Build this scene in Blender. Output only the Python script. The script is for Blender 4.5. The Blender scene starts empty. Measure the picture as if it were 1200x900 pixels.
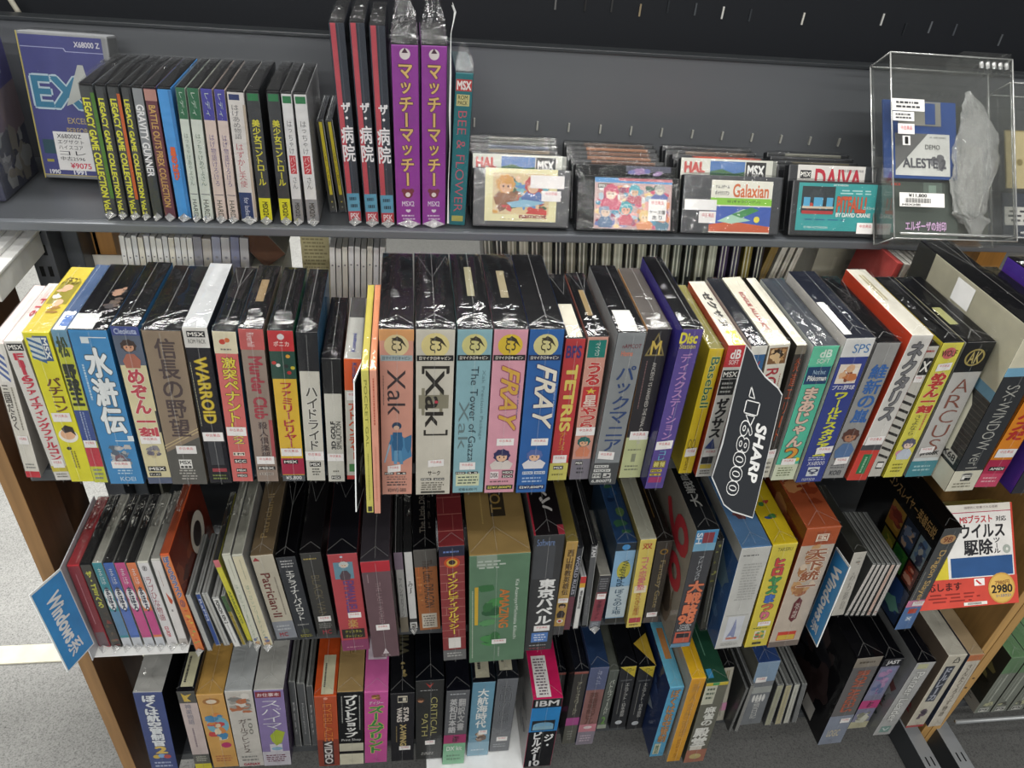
import bpy, bmesh, math, random
from mathutils import Vector, Matrix, noise

# ------------------------------------------------------------------ scene
S = bpy.context.scene
COL = bpy.context.collection
S.view_settings.view_transform = 'Standard'
S.view_settings.look = 'None'
S.view_settings.gamma = 1.0
S.view_settings.exposure = EXPOSURE = 0.0
S.view_settings.use_curve_mapping = False

# ------------------------------------------------------------------ camera (solved from the vanishing points of the shelves)
ROLL, PITCH, YAW, FPX = 9.55e-2, .6215, .1695, 885.0
CAM = Vector((0.02814, -0.59656, 0.58023))
def cam_axes():
    cy, sy = math.cos(YAW), math.sin(YAW)
    fw = Vector((sy, cy, 0)); ri = Vector((cy, -sy, 0)); up = Vector((0, 0, 1))
    f2 = fw*math.cos(PITCH) - up*math.sin(PITCH); u2 = up*math.cos(PITCH) + fw*math.sin(PITCH)
    c, s = math.cos(ROLL), math.sin(ROLL)
    return ri*c + u2*s, -(-ri*s + u2*c), f2
CX, CYD, CF = cam_axes()
cd = bpy.data.cameras.new('camera'); cam = bpy.data.objects.new('camera', cd); COL.objects.link(cam)
cd.sensor_width = 36.0; cd.lens = FPX/1200*36; cd.clip_start = 0.02; cd.clip_end = 60
m = Matrix((CX, -CYD, -CF)).transposed().to_4x4(); m.translation = CAM
cam.matrix_world = m
S.camera = cam
def ray(p):
    return CX*((p[0]-600)/FPX) + CYD*((p[1]-450)/FPX) + CF
def on_y(p, y):
    r = ray(p); return CAM + r*((y-CAM.y)/r.y)
def on_z(p, z):
    r = ray(p); return CAM + r*((z-CAM.z)/r.z)
def on_x(p, x):
    r = ray(p); return CAM + r*((x-CAM.x)/r.x)

# ------------------------------------------------------------------ materials
def lin(h):
    h = h.lstrip('#')
    v = [int(h[i:i+2], 16)/255 for i in (0, 2, 4)]
    return tuple(c/12.92 if c <= .04045 else ((c+.055)/1.055)**2.4 for c in v)+(1.0,)
_M = {}
def mat(h, rough=.42, kind='card', gain=1.0):
    key = (h, rough, kind)
    if key in _M: return _M[key]
    mt = bpy.data.materials.new(kind+'_'+h.lstrip('#')); mt.use_nodes = True
    nt = mt.node_tree; b = nt.nodes['Principled BSDF']
    c = lin(h)
    b.inputs['Base Color'].default_value = c
    b.inputs['Roughness'].default_value = rough
    if c[1] < .02 and kind in ('card', 'plastic'): b.inputs['Specular IOR Level'].default_value = .04 if kind == 'card' else .15
    if kind == 'metal':
        n = nt.nodes.new('ShaderNodeTexNoise'); n.inputs['Scale'].default_value = 90; n.inputs['Detail'].default_value = 4
        tc = nt.nodes.new('ShaderNodeTexCoord'); nt.links.new(tc.outputs['Object'], n.inputs['Vector'])
        bp = nt.nodes.new('ShaderNodeBump'); bp.inputs['Strength'].default_value = .06; bp.inputs['Distance'].default_value = .001
        nt.links.new(n.outputs['Fac'], bp.inputs['Height']); nt.links.new(bp.outputs['Normal'], b.inputs['Normal'])
        b.inputs['Metallic'].default_value = .25
    elif kind in ('card', 'print'):
        # faint mottling of printed board
        n = nt.nodes.new('ShaderNodeTexNoise'); n.inputs['Scale'].default_value = 35; n.inputs['Detail'].default_value = 5
        tc = nt.nodes.new('ShaderNodeTexCoord'); nt.links.new(tc.outputs['Object'], n.inputs['Vector'])
        mr = nt.nodes.new('ShaderNodeMapRange'); mr.inputs[1].default_value = .3; mr.inputs[2].default_value = .7
        mr.inputs[3].default_value = .90; mr.inputs[4].default_value = 1.08
        nt.links.new(n.outputs['Fac'], mr.inputs[0])
        mx = nt.nodes.new('ShaderNodeVectorMath'); mx.operation = 'SCALE'
        mx.inputs[0].default_value = c[:3]; nt.links.new(mr.outputs[0], mx.inputs['Scale'])
        nt.links.new(mx.outputs[0], b.inputs['Base Color'])
    elif kind == 'wood':
        tc = nt.nodes.new('ShaderNodeTexCoord'); mp = nt.nodes.new('ShaderNodeMapping'); mp.inputs['Scale'].default_value = (30, 30, 2.2)
        n = nt.nodes.new('ShaderNodeTexNoise'); n.inputs['Scale'].default_value = 3; n.inputs['Detail'].default_value = 8; n.inputs['Distortion'].default_value = .6
        nt.links.new(tc.outputs['Object'], mp.inputs['Vector']); nt.links.new(mp.outputs[0], n.inputs['Vector'])
        r = nt.nodes.new('ShaderNodeValToRGB')
        r.color_ramp.elements[0].position = .3; r.color_ramp.elements[0].color = tuple(x*.78 for x in c[:3])+(1,)
        r.color_ramp.elements[1].position = .7; r.color_ramp.elements[1].color = tuple(min(1, x*1.12) for x in c[:3])+(1,)
        nt.links.new(n.outputs['Fac'], r.inputs[0]); nt.links.new(r.outputs[0], b.inputs['Base Color'])
    _M[key] = mt
    return mt
def film_mat(name, base=.035, gain=.55, rough=.1, scale=55, strength=.55, tint=(1, 1, 1, 1), haze=0.0):
    if name in _M: return _M[name]
    mt = bpy.data.materials.new(name); mt.use_nodes = True
    nt = mt.node_tree; nt.nodes.clear()
    out = nt.nodes.new('ShaderNodeOutputMaterial')
    tr = nt.nodes.new('ShaderNodeBsdfTransparent'); tr.inputs[0].default_value = tint
    gl = nt.nodes.new('ShaderNodeBsdfGlossy'); gl.inputs['Roughness'].default_value = rough
    tc = nt.nodes.new('ShaderNodeTexCoord')
    v = nt.nodes.new('ShaderNodeTexNoise'); v.inputs['Scale'].default_value = scale; v.inputs['Detail'].default_value = 3; v.inputs['Distortion'].default_value = 1.4
    nt.links.new(tc.outputs['Object'], v.inputs['Vector'])
    bp = nt.nodes.new('ShaderNodeBump'); bp.inputs['Strength'].default_value = strength; bp.inputs['Distance'].default_value = .004
    nt.links.new(v.outputs['Fac'], bp.inputs['Height']); nt.links.new(bp.outputs[0], gl.inputs['Normal'])
    lw = nt.nodes.new('ShaderNodeLayerWeight'); lw.inputs['Blend'].default_value = .35
    nt.links.new(bp.outputs[0], lw.inputs['Normal'])
    ma = nt.nodes.new('ShaderNodeMath'); ma.operation = 'MULTIPLY_ADD'; ma.inputs[1].default_value = gain; ma.inputs[2].default_value = base; ma.use_clamp = True
    nt.links.new(lw.outputs['Fresnel'], ma.inputs[0])
    mx = nt.nodes.new('ShaderNodeMixShader'); nt.links.new(ma.outputs[0], mx.inputs[0])
    src = tr.outputs[0]
    if haze > 0:
        df = nt.nodes.new('ShaderNodeBsdfDiffuse'); df.inputs[0].default_value = (.85, .86, .84, 1)
        m2 = nt.nodes.new('ShaderNodeMixShader'); m2.inputs[0].default_value = haze
        nt.links.new(tr.outputs[0], m2.inputs[1]); nt.links.new(df.outputs[0], m2.inputs[2]); src = m2.outputs[0]
    nt.links.new(src, mx.inputs[1]); nt.links.new(gl.outputs[0], mx.inputs[2])
    nt.links.new(mx.outputs[0], out.inputs[0])
    _M[name] = mt
    return mt
def WRAP(): return film_mat('shrink_film', .006, .55, .08, 26, .28)
def BAG(): return film_mat('bag_film', .008, .5, .08, 45, .45, haze=.008)
def SEAM(): return film_mat('film_seam', .04, .45, .2, 90, .4, haze=.09)
def TIP(): return film_mat('tip_film', .10, .6, .12, 90, .5, haze=.22)
def PEAK(): return film_mat('peak_film', .015, .45, .07, 60, .9, haze=.008)
def CLEAR(): return film_mat('clear_acrylic', .015, .22, .04, 8, .05, (.985, .99, .985, 1), haze=.008)
def EDGE(): return film_mat('acrylic_edge', .15, .8, .08, 10, .1, (.85, .88, .87, 1), haze=.35)

# ------------------------------------------------------------------ mesh helpers
class MB:
    """collects polygons with a material each and links them as one mesh object"""
    def __init__(s): s.v = []; s.f = []; s.m = []; s.mats = []
    def mi(s, mt):
        if mt not in s.mats: s.mats.append(mt)
        return s.mats.index(mt)
    def poly(s, pts, mt):
        n = len(s.v); s.v += [tuple(p) for p in pts]; s.f.append(tuple(range(n, n+len(pts)))); s.m.append(s.mi(mt))
    def mesh(s, vs, fs, mt):
        n = len(s.v); s.v += [tuple(p) for p in vs]; k = s.mi(mt)
        for f in fs: s.f.append(tuple(i+n for i in f)); s.m.append(k)
    def box(s, a, b, mt, top=None, side=None, M=None):
        x0, y0, z0 = a; x1, y1, z1 = b
        V = [Vector(p) for p in ((x0,y0,z0),(x1,y0,z0),(x1,y1,z0),(x0,y1,z0),(x0,y0,z1),(x1,y0,z1),(x1,y1,z1),(x0,y1,z1))]
        if M: V = [M @ p for p in V]
        n = len(s.v); s.v += [tuple(p) for p in V]
        for f, q in (((0,1,5,4), mt), ((4,5,6,7), top or mt), ((1,2,6,5), side or mt), ((3,0,4,7), side or mt), ((2,3,7,6), mt), ((3,2,1,0), mt)):
            s.f.append(tuple(i+n for i in f)); s.m.append(s.mi(q))
    def tube(s, pts, r, mt, seg=8, closed=False):
        pts = [Vector(p) for p in pts]; n0 = len(s.v); k = s.mi(mt); N = len(pts)
        for i, p in enumerate(pts):
            t = (pts[min(i+1, N-1)]-pts[max(i-1, 0)]).normalized()
            a = t.orthogonal().normalized() if abs(t.z) > .9 else t.cross(Vector((0,0,1))).normalized(); b = t.cross(a)
            for j in range(seg):
                an = 2*math.pi*j/seg; s.v.append(tuple(p+a*r*math.cos(an)+b*r*math.sin(an)))
        for i in range(N-1):
            for j in range(seg):
                s.f.append((n0+i*seg+j, n0+i*seg+(j+1) % seg, n0+(i+1)*seg+(j+1) % seg, n0+(i+1)*seg+j)); s.m.append(k)
        s.f.append(tuple(n0+j for j in range(seg))[::-1]); s.m.append(k)
        s.f.append(tuple(n0+(N-1)*seg+j for j in range(seg))); s.m.append(k)
    def build(s, name, parent=None, bevel=0, smooth=False, bm_=-1):
        me = bpy.data.meshes.new(name); me.from_pydata(s.v, [], s.f)
        for mt in s.mats: me.materials.append(mt)
        for p, k in zip(me.polygons, s.m): p.material_index = k; p.use_smooth = smooth
        me.update()
        o = bpy.data.objects.new(name, me); COL.objects.link(o)
        if bevel:
            bm = bmesh.new(); bm.from_mesh(me)
            bmesh.ops.remove_doubles(bm, verts=bm.verts, dist=1e-6)
            bmesh.ops.bevel(bm, geom=[e for e in bm.edges if e.is_manifold and e.calc_face_angle() > .6], offset=bevel, segments=2, profile=.6, affect='EDGES', clamp_overlap=True, material=bm_)
            bm.to_mesh(me); bm.free()
        if parent: o.parent = parent
        return o
def tag(o, label, cat, group=None, kind=None):
    if label: o['label'] = label
    if cat: o['category'] = cat
    if group: o['group'] = group
    if kind: o['kind'] = kind
    return o
LABELS = {}
def thing(o, label, cat, group=None):
    LABELS.setdefault(label, []).append(o.name)
    return tag(o, label, cat, group)
def struct(o):
    o['kind'] = 'structure'; return o

# ------------------------------------------------------------------ text as flat meshes (Blender's own font, Japanese through its fallback)
_T = {}
TS = bpy.data.scenes.new('lettering_bench')
def glyphs(s, bold=.0, shear=0.0):
    bold = min(bold, 0)          # thin weights only; heavier strokes come from offset copies
    key = (s, round(bold, 4), shear)
    if key in _T: return _T[key]
    c = bpy.data.curves.new('lettering', 'FONT'); c.body = s; c.offset = bold; c.shear = shear; c.resolution_u = 3
    o = bpy.data.objects.new('lettering', c); TS.collection.objects.link(o)
    vl = TS.view_layers[0]; vl.update(); dg = vl.depsgraph
    me = bpy.data.meshes.new_from_object(o.evaluated_get(dg))
    vs = [v.co.copy() for v in me.vertices]; fs = [tuple(p.vertices) for p in me.polygons]
    bpy.data.objects.remove(o); bpy.data.meshes.remove(me); bpy.data.curves.remove(c)
    if vs:
        x0 = min(v.x for v in vs); x1 = max(v.x for v in vs); y0 = min(v.y for v in vs); y1 = max(v.y for v in vs)
    else: x0 = y0 = 0; x1 = y1 = 1
    _T[key] = (vs, fs, (x0, y0, x1, y1))
    return _T[key]

# ------------------------------------------------------------------ faces of a box and what is printed on them
class Item:
    def __init__(s, w, d, h): s.w, s.d, s.h = w, d, h
    def dims(s, face): return {'f': (s.w, s.h), 't': (s.w, s.d), 'l': (s.d, s.h), 'r': (s.d, s.h)}[face]
    def pt(s, face, x, y, off):   # x right, y down in metres on that face as seen from outside
        if face == 'f': return Vector((x, -off, s.h-y))
        if face == 't': return Vector((x, s.d-y, s.h+off))
        if face == 'l': return Vector((-off, s.d-x, s.h-y))
        return Vector((s.w+off, x, s.h-y))
def E(k, *a, **kw): kw['k'] = k; kw['a'] = a; return kw
def B(v0, v1, c, u0=0, u1=1, face='f', lay=1): return E('rect', v0, v1, c, u0, u1, face=face, lay=lay)
def T(v0, v1, s, c, mode='v', u0=.15, u1=.85, out=None, face='f', bold=.02, lay=3, part='title_lettering', shear=0.0):
    return E('text', v0, v1, s, c, mode, u0, u1, out, bold, shear, face=face, lay=lay, part=part)
def P_(v, u0=.18, u1=.88, h=.065, face='f', tilt=.0, h2=None): return E('sticker', v, u0, u1, h, tilt, face=face)
def MSX(v0, v1, u0=.12, u1=.9, face='f', s='MSX', c='15161a', tc='f2f0e8'): return E('logo', v0, v1, u0, u1, s, c, tc, face=face)
def D(u, v, r, c, face='f', lay=2, sq=1.0): return E('disc', u, v, r, c, sq, face=face, lay=lay)
def ART(v0, v1, cols, seed=1, u0=.08, u1=.92, n=12, face='f', bg=None): return E('art', v0, v1, cols, seed, u0, u1, n, bg, face=face)
def FIG(v0, v1, hair, skin, cloth, u0=.15, u1=.85, face='f'): return E('fig', v0, v1, hair, skin, cloth, u0, u1, face=face)
def LN(v0, v1, n, c, u0=.15, u1=.85, face='f', seed=3, vert=False): return E('lines', v0, v1, n, c, u0, u1, seed, vert, face=face)
def POLY(pts, c, face='f', lay=2): return E('poly', pts, c, face=face, lay=lay)

def decorate(it, root, els):
    parts = {}
    def mb(nm):
        return parts.setdefault(nm, MB())
    idx = 0
    for e in els:
        k, a, face = e['k'], e['a'], e['face']
        W, H = it.dims(face); q = .00012
        idx += 1; auto = idx*.09
        lay = e.get('lay', 1)+auto
        def P(u, v, l): return it.pt(face, u*W, v*H, l*q)
        sfx = {'f': '', 't': 'top_', 'l': 'side_', 'r': 'side_'}[face]
        def quad(b, u0, v0, u1, v1, l, mt): b.poly([P(u0, v1, l), P(u1, v1, l), P(u1, v0, l), P(u0, v0, l)], mt)
        def put(b, s, mode, x0, y0, x1, y1, col, l, bold, shear):   # metres on the face
            mt = mat(col, .4, 'print')
            k_ = max(0.0, bold); dirs = [(0, 0)]
            if k_ > .012:
                n_ = 7 if k_ > .045 else 4
                dirs = [(k_*.8*math.cos(2*math.pi*(i+.5)/n_), k_*.8*math.sin(2*math.pi*(i+.5)/n_)) for i in range(n_)]
            def emit(vs, fs, fn):
                for i_, (dx, dy) in enumerate(dirs):
                    b.mesh([it.pt(face, *fn(Vector((v.x+dx, v.y+dy, 0))), l*q+i_*6e-6) for v in vs], fs, mt)
            if mode == 'v':
                n = len(s); ch = (y1-y0)/n
                for i, c in enumerate(s):
                    if c == ' ': continue
                    vs, fs, bb = glyphs(c, bold, shear)
                    if not vs: continue
                    bw = bb[2]-bb[0]; bh = bb[3]-bb[1]; cw = x1-x0; cyy = y0+ch*(i+.5); cx = (x0+x1)/2
                    if c in 'ー-—~(（)）':
                        sc = min(ch*.86/max(bw, .01), 1e9); sx = min(sc, cw*.9/max(bh, .12))
                        emit(vs, fs, lambda v: (cx-(v.y-(bb[1]+bb[3])/2)*sx, cyy+(v.x-(bb[0]+bb[2])/2)*sc))
                    else:
                        full = c > '\u2fff' and c not in '・っゃゅょァィェォッャュョ゛ぁぃぅぇぉ'
                        sx = cw/(max(bw, .85) if full else .93); sy = ch*.92/(max(bh, .85) if full else .93)
                        if not full and c < '\u2fff': sx = cw/max(bw, .5); sy = ch*.86/max(bh, .5)
                        emit(vs, fs, lambda v: (cx+(v.x-(bb[0]+bb[2])/2)*sx, cyy-(v.y-(bb[1]+bb[3])/2)*sy))
            else:
                vs, fs, bb = glyphs(s, bold, shear)
                if not vs: return
                bw = bb[2]-bb[0]; bh = bb[3]-bb[1]
                if mode == 'h':
                    emit(vs, fs, lambda v: (x0+(v.x-bb[0])/bw*(x1-x0), y1-(v.y-bb[1])/bh*(y1-y0)))
                elif mode == 'r':     # reads downwards
                    emit(vs, fs, lambda v: (x0+(v.y-bb[1])/bh*(x1-x0), y0+(v.x-bb[0])/bw*(y1-y0)))
                elif mode == 'u':     # reads upwards
                    emit(vs, fs, lambda v: (x1-(v.y-bb[1])/bh*(x1-x0), y1-(v.x-bb[0])/bw*(y1-y0)))
                elif mode == 'i':     # upside down
                    emit(vs, fs, lambda v: (x1-(v.x-bb[0])/bw*(x1-x0), y0+(v.y-bb[1])/bh*(y1-y0)))
        if k == 'rect':
            v0, v1, c, u0, u1 = a
            quad(mb(sfx+'printed_panel'), u0, v0, u1, v1, lay, mat(c, .4, 'print'))
        elif k == 'poly':
            pts, c = a
            mb(sfx+'printed_panel').poly([P(u, v, lay) for u, v in pts][::-1], mat(c, .4, 'print'))
        elif k == 'text':
            v0, v1, s, c, mode, u0, u1, out, bold, shear = a
            b = mb(sfx+e['part'])
            if out: put(b, s, mode, u0*W, v0*H, u1*W, v1*H, out, lay, bold+.045, shear)
            put(b, s, mode, u0*W, v0*H, u1*W, v1*H, c, lay+.6, bold, shear)
        elif k == 'logo':
            v0, v1, u0, u1, s, c, tc = a
            b = mb(sfx+'logo')
            quad(b, u0, v0, u1, v1, 2.2+auto, mat(c, .4, 'print'))
            dv = (v1-v0)*.2; du = (u1-u0)*.07
            b = mb((sfx+'logo', 'logo_lettering')); put(b, s, 'h', (u0+du)*W, (v0+dv)*H, (u1-du)*W, (v1-dv)*H, tc, 3+auto, .03, 0)
        elif k == 'sticker':
            v, u0, u1, h, tilt = a
            b = mb(sfx+'price_sticker')
            hh = h if face != 'f' else h
            b.poly([P(u0, v+hh-tilt, 7.5+auto), P(u1, v+hh, 7.5+auto), P(u1, v, 7.5+auto), P(u0, v-tilt, 7.5+auto)], mat('f4f1ee', .5, 'print'))
            b = mb((sfx+'price_sticker', 'sticker_lettering')); put(b, '中古美品', 'h', (u0+(u1-u0)*.16)*W, (v+hh*.16-tilt*.5)*H, (u0+(u1-u0)*.84)*W, (v+hh*.5-tilt*.5)*H, 'd0434a', 8.1+auto, .0, 0)
        elif k == 'disc':
            u, v, r, c, sq = a
            R = r*W; n = 20
            mb(sfx+'printed_panel').poly([it.pt(face, u*W+R*math.cos(t*2*math.pi/n), v*H-R*sq*math.sin(t*2*math.pi/n), lay*q) for t in range(n)], mat(c, .4, 'print'))
        elif k == 'art':
            v0, v1, cols, seed, u0, u1, n, bg = a
            rnd = random.Random(seed); b = mb(sfx+'illustration')
            if bg: quad(b, u0, v0, u1, v1, 1.5+auto, mat(bg, .4, 'print'))
            aw = (u1-u0)*W; ah = (v1-v0)*H
            for i in range(n):
                R = min(aw, ah)*rnd.uniform(.14, .34)*min(1.25, (13/n)**.5)
                if aw < ah*.6 or ah < aw*.6: R *= 1.15
                cx = u0*W+rnd.uniform(R*.9, max(R, aw-R*.9)); cy = v0*H+rnd.uniform(R*.9, max(R, ah-R*.9))
                m_ = rnd.randint(5, 9); ph = rnd.uniform(0, 6); st = rnd.uniform(.7, 1.5)
                pts = []
                for t in range(m_*2):
                    an = ph+t*math.pi/m_; rr = R*rnd.uniform(.6, 1.05)
                    x = min(max(cx+rr*math.cos(an)*st, u0*W), u1*W); y = min(max(cy-rr*math.sin(an)/st, v0*H), v1*H)
                    pts.append(it.pt(face, x, y, (1.8+auto+i*.02)*q))
                b.poly(pts, mat(cols[i % len(cols)], .4, 'print'))
        elif k == 'fig':
            v0, v1, hair, skin, cloth, u0, u1 = a
            b = mb(sfx+'illustration')
            x0, x1, y0, y1 = u0*W, u1*W, v0*H, v1*H; cx = (x0+x1)/2; w2 = (x1-x0)/2; hh = y1-y0
            R = min(w2*.8, hh*.3)
            def ell(cx_, cy_, rx, ry, l, c, n=16, j=0):
                b.poly([it.pt(face, cx_+rx*math.cos(t*2*math.pi/n)*(1+j*(t % 2)), cy_-ry*math.sin(t*2*math.pi/n)*(1+j*(t % 2)), (l+3+auto)*q) for t in range(n)], mat(c, .4, 'print'))
            b.poly([it.pt(face, x, y, (4.6+auto)*q) for x, y in ((cx-w2*.75, y1), (cx+w2*.75, y1), (cx+w2*.95, y0+hh*.72), (cx+w2*.4, y0+hh*.5), (cx-w2*.4, y0+hh*.5), (cx-w2*.95, y0+hh*.75))], mat(cloth, .4, 'print'))
            ell(cx, y0+R*1.05, R*1.1, R*1.1, 1.9, hair, 18, -.12)
            ell(cx, y0+R*1.3, R*.68, R*.72, 2.2, skin)
            for sx in (-1, 1): ell(cx+sx*R*.27, y0+R*1.3, R*.1, R*.13, 2.5, '30242a', 8)
            b.poly([it.pt(face, cx+x*R, y0+R*1.3-y*R, (5.6+auto)*q) for x, y in ((-.66, .2), (-.2, .36), (.1, .22), (.62, .3), (.5, .85), (-.5, .85))], mat(hair, .4, 'print'))
        elif k == 'lines':
            v0, v1, n, c, u0, u1, seed, vert = a
            rnd = random.Random(seed); b = mb(sfx+'small_print'); mt = mat(c, .4, 'print')
            for i in range(n):
                if vert:
                    uu = u0+(u1-u0)*(i+.25)/n; t = v0; hu = (u1-u0)/n*.5
                    while t < v1-.004:
                        l = rnd.uniform(.006, .02); quad(b, uu, t, uu+hu, min(t+l, v1), 2.4+auto, mt); t += l+.004
                else:
                    vv = v0+(v1-v0)*(i+.25)/n; t = u0+rnd.uniform(0, .08); hv = (v1-v0)/n*.45; end = u1-rnd.uniform(0, .2)*(u1-u0)
                    while t < end-.02:
                        l = rnd.uniform(.04, .16); quad(b, t, vv, min(t+l, end), vv+hv, 2.4+auto, mt); t += l+.03
    done = {}
    for nm, b in parts.items():
        if b.f and isinstance(nm, str): done[nm] = b.build(nm, root)
    for nm, b in parts.items():
        if b.f and not isinstance(nm, str): b.build(nm[1], done.get(nm[0], root))

# ------------------------------------------------------------------ wrapping film
def sheet(fn, nu, nv, mb_, mt):
    vs = [fn(i/nu, j/nv) for j in range(nv+1) for i in range(nu+1)]
    fs = [(j*(nu+1)+i, j*(nu+1)+i+1, (j+1)*(nu+1)+i+1, (j+1)*(nu+1)+i) for j in range(nv) for i in range(nu)]
    mb_.mesh(vs, fs, mt)
def wrap(it, root, seed, puff=.0012, seams=True, bag=False, loft=.0):
    b = MB(); mt = BAG() if bag else WRAP(); W, D_, H = it.w, it.d, it.h
    o_ = .0014
    def dis(p): 
        n = noise.noise(Vector((p.x*70+seed, p.y*50, p.z*34+seed*3.1))); return n*puff
    def f(u, v):
        p = Vector((W*u, -o_, H*v)); e = min(u, 1-u, v, 1-v)*8; p.y -= max(0, .0004+dis(p))*min(1, e); return p
    def t(u, v):
        p = Vector((W*u, D_*v, H+o_)); e = min(u, 1-u, v, 1-v)*8; p.z += (max(0, .0004+dis(p)*1.4)+.0016*math.sin(math.pi*min(1, v*1.1))*(.5+.5*math.sin(seed))+loft*v*v*(.6+.4*math.sin(u*7+seed)))*min(1, e); return p
    def l(u, v):
        p = Vector((-o_*.4, D_*(1-u), H*v)); return p
    def r(u, v):
        p = Vector((W+o_*.4, D_*u, H*v)); return p
    sheet(f, 4, 14, b, mt); sheet(t, 6, 16, b, mt); sheet(l, 2, 2, b, mt); sheet(r, 2, 2, b, mt)
    b.build('plastic_bag' if bag else 'shrink_wrap', root, smooth=True)
    if seams:
        s = MB(); sm = SEAM(); rnd = random.Random(seed); yy = -.0024-puff
        def rib(p0, p1, w):
            p0 = Vector(p0); p1 = Vector(p1); d = (p1-p0).normalized(); nrm = Vector((0, -1, 0)) if abs(p0.z-p1.z) > abs(p0.y-p1.y) else Vector((0, 0, 1))
            c = d.cross(nrm)*w
            s.poly([p0-c, p0+c, p1+c, p1-c], sm)
        uc = W*(.5+rnd.uniform(-.06, .06))
        rib((uc, yy, H*.0), (uc, yy, H*1.0), .0004)
        zz = H+.0034+puff; a = W*.5; k = min(W*.9, D_*.45)
        rib((W*.02, .002, zz), (uc, k*.62, zz), .0005); rib((W*.98, .002, zz), (uc, k*.62, zz), .0005)
        if rnd.random() < .7: rib((uc, .001, zz), (uc, D_*.96, zz), .0004)
        if rnd.random() < .4: rib((W*.1, D_*.9, zz), (uc, D_*.6, zz), .0003); rib((W*.9, D_*.9, zz), (uc, D_*.6, zz), .0003)
        rib((0, -.0016, H+.0014), (W, -.0016, H+.0014), .0004)
        s.build('wrap_seam', root)
def bag_tip(it, root, seed, peak=0.0, tip=True):
    """loose ends of a clear sleeve: a pointed tip below the spine, a gathered peak on top"""
    rnd = random.Random(seed); mt = TIP(); W, D_, H = it.w, it.d, it.h
    if tip:
        b = MB(); x = W*(.5+rnd.uniform(-.12, .12)); L = rnd.uniform(.004, .007)
        b.mesh([(0, -.0026, .003), (W, -.0026, .003), (x, -.0095, .0002), (W*.5, -.003, .009)], [(0, 2, 1), (0, 1, 3), (0, 3, 2), (1, 2, 3)], mt)
        b.build('sleeve_tip', root)
    if peak > 0:
        b = MB(); n = 8; rows = 6; vs = []
        for s in (0, 1):
            for j in range(rows+1):
                t = j/rows
                for i in range(n+1):
                    u = i/n; sx = 1-.42*t*t if peak > .02 else 1-.2*t
                    z = H+.001+peak*t*(1-.5*abs(u-.5)*t)
                    y0, y1 = (0.0, D_) if s == 0 else (D_, 0.0)
                    y = (y0*(1-t)+D_*.42*t) if s == 0 else (D_*(1-t)+D_*.46*t)
                    vs.append(Vector((W*.5+(u-.5)*W*sx+rnd.uniform(-.0012, .0012)*t, y+rnd.uniform(-.003, .003)*t*min(1, peak*40), z+rnd.uniform(-.001, .001)*t)))
        m_ = (rows+1)*(n+1); fs = []
        for s in (0, 1): fs += [(s*m_+j*(n+1)+i, s*m_+j*(n+1)+i+1, s*m_+(j+1)*(n+1)+i+1, s*m_+(j+1)*(n+1)+i) for j in range(rows) for i in range(n)]
        fs += [(rows*(n+1)+i, rows*(n+1)+i+1, m_+rows*(n+1)+i+1, m_+rows*(n+1)+i) for i in range(n)]
        b.mesh(vs, fs, BAG() if peak < .02 else PEAK()); b.build('sleeve_peak', root)

# ------------------------------------------------------------------ queue of upright items; solved from three points of the front face
Z = {1: .187, 2: 0.0, 3: -.31, 4: -.62}
Q = []
def I(row, kind, BL, TL, TR, dep, sp, tp, sd, els, label, Y=None, name=None, cat=None, group=None, **kw):
    Q.append(dict(row=row, kind=kind, BL=BL, TL=TL, TR=TR, dep=dep, sp=sp, tp=tp, sd=sd, els=els, label=label, Y=Y, name=name, cat=cat, group=group, kw=kw))
def solve(q):
    z = Z[q['row']]
    if q['Y'] is None:
        b = on_z(q['BL'], z); Y = b.y
    else:
        Y = q['Y']; t_ = on_y(q['TL'], Y); l_ = on_y(q['BL'], Y)
        k = (t_.x-l_.x)/(t_.z-l_.z); b = Vector((t_.x-k*(t_.z-z), Y, z))
    t = on_y(q['TL'], Y); tr = on_y(q['TR'], Y)
    q['X'], q['Yf'] = b.x, Y
    q['th'] = math.atan2(t.x-b.x, t.z-z); q['h'] = math.hypot(t.x-b.x, t.z-z)
    q['w'] = (tr-t).length
REPORT = []
def separate():
    for row in (1, 2, 3, 4):
        L = sorted([q for q in Q if q['row'] == row], key=lambda q: q['X']+math.tan(q['th'])*.06)
        for it in range(14):
            worst = 0
            for i in range(len(L)):
                for j in range(i+1, min(i+4, len(L))):
                    a, b = L[i], L[j]
                    if a['Yf']+a['dep'] < b['Yf'] or b['Yf']+b['dep'] < a['Yf']: continue
                    g = .0008+(.0010 if 'd' in (a['kind']+b['kind']) else 0)
                    pen, at = -9, 0
                    top = min(a['h'], b['h'])
                    for z in (0, top):
                        xr = a['X']+a['w']/math.cos(a['th'])+z*math.tan(a['th'])+(a['w']*abs(math.sin(a['th'])) * (1 if z == 0 and a['th'] > 0 else 0))*0
                        xl = b['X']+z*math.tan(b['th'])
                        if xr+g-xl > pen: pen, at = xr+g-xl, z
                    if pen > 1e-5:
                        worst = max(worst, pen)
                        zz = max(at, .001)
                        if at > 0 and pen > .003:      # tops collide: ease the leans together
                            d = pen*.5/top*.5
                            a['th'] -= d; b['th'] += d
                        wa, wb = a['w'], b['w']
                        s = pen*.34
                        if a['w'] > a['w0']*.72: a['w'] -= s
                        else: a['X'] -= s*.6
                        b['X'] += s
                        if b['w'] > b['w0']*.72: b['w'] -= s*.9
            if worst < 2e-4: break
        REPORT.append((row, round(worst, 4)))
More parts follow.
